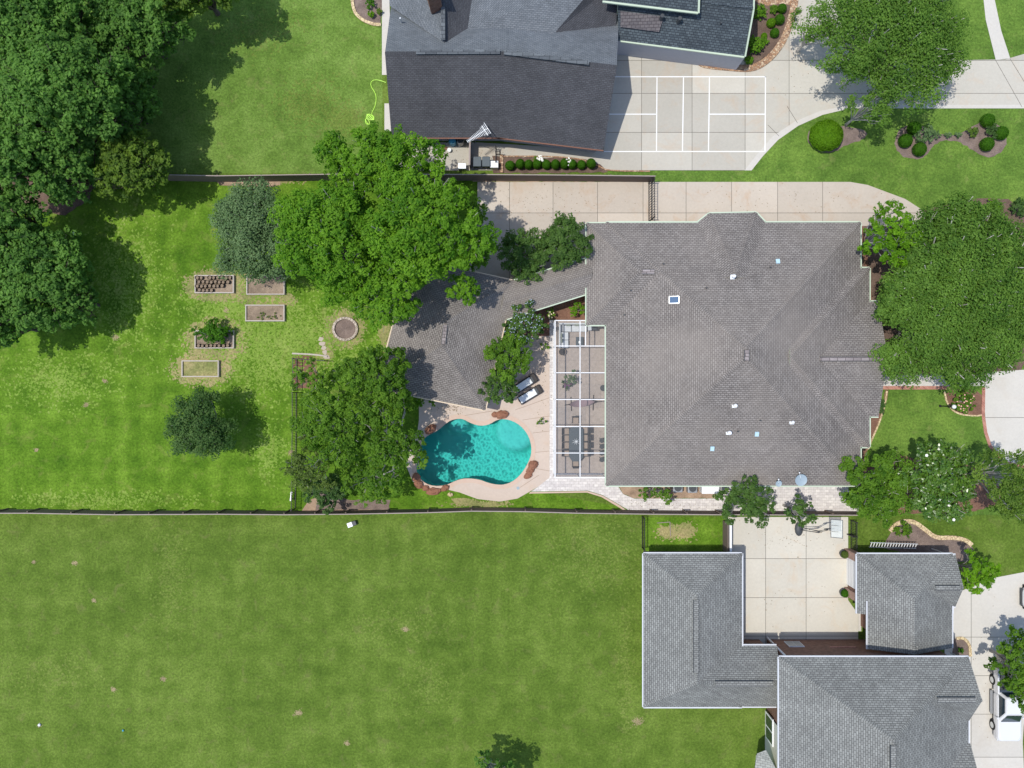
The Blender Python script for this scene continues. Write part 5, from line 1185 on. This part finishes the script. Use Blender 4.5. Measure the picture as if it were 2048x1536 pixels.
# dishes
for (x, y, rr, lb) in [(1597, 962, .46, 'large grey satellite dish over the south eave of the main house'), (1553, 969, .24, 'small dark satellite dish beside the large one')]:
    c = rm.on(x, y - 6); d = thing('satellite_dish', lb, 'satellite dish', (c.x, c.y, c.z), 0, 'satellite dishes on the main roof')
    g_ = MB(); rings = []
    for k in range(6):
        q = rr * k / 5; rings.append([(q * math.cos(6.283 * i / 24), q * math.sin(6.283 * i / 24) - .1, .5 + (q / rr) ** 2 * rr * .18 + q * .2 * math.sin(6.283 * i / 24)) for i in range(24)])
    g_.loft(rings[1:], False); g_.poly(rings[1]); put(g_.build('reflector', M['dish'], smooth=True), d)
    put(MB().tube([(0, .15, -.05), (0, 0, .3), (0, -.1, .5)], .035, 6).build('mast', M['charcoal']), d); put(MB().tube([(0, -.1 + rr * .3, .5), (-rr * .5, rr * 1.1, .85)], .018, 5).ball((-rr * .5, rr * 1.1, .88), .06, 8, 5).build('feed_arm', M['white']), d)
# AC units and white cabinet
for i, x in enumerate([1352, 1381]):
    a = thing('air_conditioner', ['left', 'right'][i] + ' grey air conditioner unit under the south eave of the main house', 'air conditioner', P(x, 973 + i))
    put(MB().box((0, 0, .4), (.75, .75, .8)).build('housing', M['grey'], bevel=.03), a); put(MB().cyl(0, 0, .8, .83, .3, .3, 20).build('fan_grille', M['charcoal']), a)
cb = thing('utility_cabinet', 'white low utility cabinet beneath the south eave next to the air conditioners', 'cabinet', P(1415, 975)); put(MB().box((0, -.05, .5), (1.35, .6, 1.0)).build('body', M['white'], bevel=.02), cb); put(MB().box((0, -.05, 1.02), (1.4, .65, .04)).build('lid', M['white'], bevel=.01), cb)
# bins, cans, tank clutter north
for i, (x, w) in enumerate([(955, .62), (973, .58)]):
    b = thing('wheeled_bin', ['left', 'right'][i] + ' dark wheeled bin by the north fence', 'bin', P(x, 330)); put(MB().loft([[(-.24 , -.26, .05), (.24, -.26, .05), (.24, .26, .05), (-.24, .26, .05)], [(-w / 2, -.36, .95), (w / 2, -.36, .95), (w / 2, .36, .95), (-w / 2, .36, .95)]]).build('body', M['charcoal']), b)
    put(MB().box((0, 0, 1.0), (w + .06, .78, .09)).build('lid', M['slate'], bevel=.04), b); put(MB().tube([(-w / 2 + .05, .4, 1.0), (w / 2 - .05, .4, 1.0)], .02, 6).build('handle', M['charcoal']), b)
b = thing('storage_box', 'white square storage box beside the two dark bins', 'box', P(989, 334)); put(MB().box((0, 0, .4), (.6, .5, .8)).build('body', M['white'], bevel=.02), b); put(MB().box((0, 0, .83), (.64, .54, .05)).build('lid', M['white'], bevel=.01), b)
b = thing('storage_box', 'low grey box left of the grey partition by the north fence', 'box', P(925, 336)); put(MB().box((0, 0, .3), (.6, .4, .6)).build('body', M['grey'], bevel=.02), b); put(MB().box((0, 0, .62), (.64, .44, .04)).build('lid', M['silver'], bevel=.01), b)
for i, (x, mt) in enumerate([(906, 'blueplastic'), (922, 'grey')]):
    b = thing('barrel', ['blue', 'grey'][i] + ' rain barrel under the south gutter of the charcoal house', 'barrel', P(x, 287)); put(MB().cyl(0, 0, 0, .45, .26, .31, 20).cyl(0, 0, .45, .9, .31, .27, 20).build('drum', M[mt]), b); put(MB().cyl(0, 0, .9, .94, .24, .24, 20).build('lid', M[mt] if i == 0 else M['charcoal']), b)
b = thing('paint_bucket', 'small white bucket on the cluttered north patio', 'bucket', P(899, 302)); put(MB().cyl(0, 0, 0, .32, .13, .16, 16).build('pail', M['white']), b); put(MB().cyl(0, 0, .32, .34, .165, .165, 16).build('lid', M['silver']), b)
for i in range(9):
    x, y = 866 + (i % 3) * 7.5, 291 + (i // 3) * 6; o = MB().box((0, 0, .1 + (i % 2) * .06), (.26, .2, .2 + (i % 2) * .1)).build('landscape_block', M['stucco'], bevel=.015); o.location = P(x, y); o.rotation_euler = (0, 0, (i * 37 % 10) * .03)
    tag(o, 'tan concrete block, ' + ('left', 'middle', 'right')[i % 3] + ' of the ' + ('back', 'middle', 'front')[i // 3] + ' row stacked on the north patio', 'block', 'landscape blocks on the north patio')
sheet('mulch_pile', blob(888, 296, 9, 77), .05, M['mulch_red'], jit=.05)
# TV antenna
an = thing('tv_antenna', 'silver many-armed television antenna over the south eave of the charcoal house', 'antenna', P(950, 285))
A, B = PV(935, 283, 3.6), PV(975, 257, 3.6); mb = MB().bar(A, B, .04); d = (B - A).normalized(); nr = Vector((-d.y, d.x, 0))
for i in range(17):
    t = i / 16; q = A.lerp(B, t); hl = .12 + .22 * t if t < .7 else .35 + .35 * (t - .7); mb.bar(q - nr * hl, q + nr * hl, .028)
mb.bar(B - nr * .5 + Vector((0, 0, .1)), B + nr * .5 + Vector((0, 0, .1)), .04); mb.bar(B - d * .25 - nr * .45 - Vector((0, 0, .1)), B - d * .25 + nr * .45 - Vector((0, 0, .1)), .04)
mb.build('elements', M['silver'], an); MB().tube([(P(950, 286)[0], P(950, 286)[1], 0), (*(A.lerp(B, .4)).xy, 3.6)], .025, 6).build('mast', M['grey'], an)
# hose
hp = [(772, 165, 0), (755, 159, 0), (743, 161, 0), (741, 172, 0), (751, 186, 0), (753, 200, 0), (749, 216, 0), (742, 228, 0)]
rnd = random.Random(4); hz = []
for i in range(40): t = i * .62; hz.append((741 + 7.5 * math.cos(t) * (1 if i < 25 else .6) - (i > 25) * 6, 234 + 6 * math.sin(t * 1.13) + (i > 25) * 9))
pts_ = [(x, y) for x, y, _ in hp] + hz; pts_ = smooth_loop(pts_, 2, False)
tag(MB().tube([PV(x, y, .04) for x, y in pts_], .03, 5).build('garden_hose', M['hose']), 'lime-green garden hose coiled loosely on the north lawn beside the charcoal house', 'hose')
# lamp posts, bird house, lawn bits
lp = thing('lamp_post', 'white globe lamp post at the edge of the rose bed', 'lamp post', P(1880, 812)); put(MB().cyl(0, 0, 0, 1.95, .05, .04, 10).cyl(0, 0, 0, .12, .11, .09, 12).build('post', M['black']), lp); put(MB().ball((0, 0, 2.1), .17, 16, 10).build('globe', M['white'], smooth=True), lp)
lp = thing('lamp_post', 'slim dark post with a white cap on the lawn south-west of the pool', 'lamp post', P(775, 994)); put(MB().cyl(0, 0, 0, 1.9, .045, .04, 10).build('post', M['black']), lp); put(MB().ball((0, 0, 1.98), .09, 12, 8).build('globe', M['white'], smooth=True), lp)
uo2 = thing('utility_box', 'small white utility box with a black side on the south lawn near the fence', 'utility box', P(704, 1047)); put(MB().box((-.1, -.05, .2), (.42, .38, .4), .35).build('body', M['white'], bevel=.02), uo2); put(MB().box((.25, .08, .2), (.3, .36, .38), .35).build('side_panel', M['charcoal'], bevel=.02), uo2)
sb_ = thing('white_plank_bench', 'narrow white plank propped by the lower end of the iron fence', 'plank', P(585, 992)); put(MB().box((.02, .05, .5), (.12, .75, .05), -.12).build('plank', M['white']), sb_); put(MB().box((0, .3, .24), (.1, .05, .48)).build('leg', M['white']), sb_); put(MB().box((0, -.2, .24), (.1, .05, .48)).build('leg', M['white']), sb_)
for i, (x, y, mt, lb) in enumerate([(148, 467, 'cushion', 'small white ball lying in the grove shade'), (80, 1449, 'cushion', 'small white scrap on the far lower left lawn'), (247, 1460, 'blueplastic', 'tiny teal toy on the lower left lawn'), (132, 472, 'flower_p', 'tiny pink toy beside the white ball in the grove shade')]):
    c = P(x, y); o = MB().ball((0, 0, .09), .12 if i != 2 else .08, 10, 7, .8, .1, i).build('lawn_toy', M[mt], weld=True); o.location = c; tag(o, lb, 'toy')
pf = thing('plastic_frame', 'thin pale pipe frame lying on the small side yard grass', 'frame', P(1330, 1060)); MB().tube([PV(1314, 1046, .06), PV(1340, 1044, .06)], .03, 6).tube([PV(1340, 1044, .06), PV(1341, 1072, .06)], .03, 6).build('pipes', M['fencecap'], pf)

# ------------------------------------------------------------------ vehicles
def rr(cx, cy, hx, hy, r, z, n=4):
    o = []
    for (sx, sy, a0) in ((1, 1, 0), (-1, 1, 90), (-1, -1, 180), (1, -1, 270)):
        for k in range(n + 1): t = R(a0 + 90 * k / n); o.append((cx + sx * (hx - r) + r * math.cos(t), cy + sy * (hy - r) + r * math.sin(t), z))
    return o
def wheel(x, y, rad, par):
    mb = MB(); n = 22; prof = [(-.12, rad * .62), (-.12, rad * .93), (-.08, rad), (.08, rad), (.12, rad * .93), (.12, rad * .62)]
    rings = [[(x + dx, y + q * math.cos(6.283 * i / n), rad + q * math.sin(6.283 * i / n)) for i in range(n)] for dx, q in prof]
    w = put(mb.loft(rings).build('wheel', M['rubber'], weld=True), par); sg = -1 if x < 0 else 1
    rm2 = MB(); 
    rm2.loft([[(x + sg * .125, y + q * math.cos(6.283 * i / n), rad + q * math.sin(6.283 * i / n)) for i in range(n)] for q in (rad * .6, rad * .12)][:1] + [[(x + sg * .1, y + rad * .1 * math.cos(6.283 * i / n), rad + rad * .1 * math.sin(6.283 * i / n)) for i in range(n)]])
    ro = rm2.build('rim', M['silver']); ro.parent = w
tk = thing('white_pickup', 'white crew pickup parked on the south driveway, its bed under a tree', 'pickup truck', P(2003, 1400), 0)
body = MB(); hw = .98
def ff(y0, y1, z0, z1, h0=hw, r=.12): return (y0, y1, z0, z1)
body.loft([rr(0, -1.0, hw - .06, 1.9, .25, .42), rr(0, -1.0, hw, 1.92, .28, .6), rr(0, -1.0, hw, 1.92, .3, .95), rr(0, -1.0, hw - .05, 1.86, .34, 1.1), rr(0, -1.0, hw - .16, 1.75, .4, 1.17)])
put(body.build('body', M['carwhite'], weld=True, bevel=.02), tk)
bed = MB(); bed.box((-hw + .07, 1.92, .85), (.14, 2.0, .62)).box((hw - .07, 1.92, .85), (.14, 2.0, .62)).box((0, 2.86, .85), (2 * hw - .28, .1, .6)).box((0, 1.0, .88), (2 * hw - .28, .1, .6))
put(bed.build('bed', M['carwhite'], bevel=.03), tk); put(MB().box((0, 1.93, .6), (2 * hw - .29, 1.74, .06)).build('bed_floor', M['charcoal']), tk)
cabm = MB().loft([rr(0, -.15, .9, 1.2, .2, 1.08), rr(0, .175, .70, .675, .2, 1.76), rr(0, .19, .62, .58, .2, 1.84)])
cab = put(cabm.build('cab', M['carwhite'], weld=True, bevel=.02), tk)
put(MB().poly([(-.76, -1.30, 1.17), (.76, -1.30, 1.17), (.58, -.59, 1.75), (-.58, -.59, 1.75)]).build('windshield', M['glassdark']), tk)
put(MB().poly([(-.74, 1.07, 1.16), (.74, 1.07, 1.16), (.58, .90, 1.70), (-.58, .90, 1.70)]).build('rear_window', M['glassdark']), tk)
for s in (-1, 1):
    put(MB().poly([(s * .90, -.98, 1.16), (s * .90, .88, 1.16), (s * .745, .72, 1.68), (s * .745, -.38, 1.68)]).build('side_window', M['glassdark']), tk)
    put(MB().box((s * (hw + .08), -.95, 1.22), (.2, .12, .16)).build('mirror', M['carwhite'], bevel=.03), tk)
    put(MB().box((s * (hw + .05), 0, .36), (.2, 1.9, .07)).build('running_board', M['grey'], bevel=.01), tk)
    put(MB().box((s * .72, -2.88, .82), (.36, .1, .16)).build('headlight', M['silver'], bevel=.02), tk)
    put(MB().box((s * .85, 2.9, .9), (.14, .06, .3)).build('tail_light', M['rust'], bevel=.01), tk)
    for y in (-1.85, 1.8): wheel(s * .9, y, .4, tk)
put(MB().box((0, 3.0, .5), (1.8, .16, .18)).build('bumper', M['charcoal'], bevel=.03), tk)
sd = thing('white_sedan', 'white car nose with a black tyre just entering at the right edge', 'car', P(2092, 1192), R(90))
put(MB().loft([rr(0, 0, .84, 2.2, .4, .3), rr(0, 0, .9, 2.25, .5, .55), rr(0, 0, .88, 2.2, .5, .8), rr(0, 0, .78, 2.05, .5, .92)]).build('body', M['carwhite'], weld=True, bevel=.02), sd)
put(MB().loft([rr(0, -.2, .76, 1.35, .3, .92), rr(0, -.2, .6, .85, .3, 1.38)]).build('cabin', M['glassdark'], weld=True), sd); put(MB().loft([rr(0, -.2, .6, .85, .3, 1.385), rr(0, -.2, .55, .78, .3, 1.43)]).build('car_roof', M['carwhite'], weld=True), sd)
for s in (-1, 1):
    for y in (-1.35, 1.7): wheel(s * .86, y, .34, sd)
put(MB().box((0, 2.2, .42), (1.4, .2, .2)).build('bumper', M['charcoal'], bevel=.03), sd)
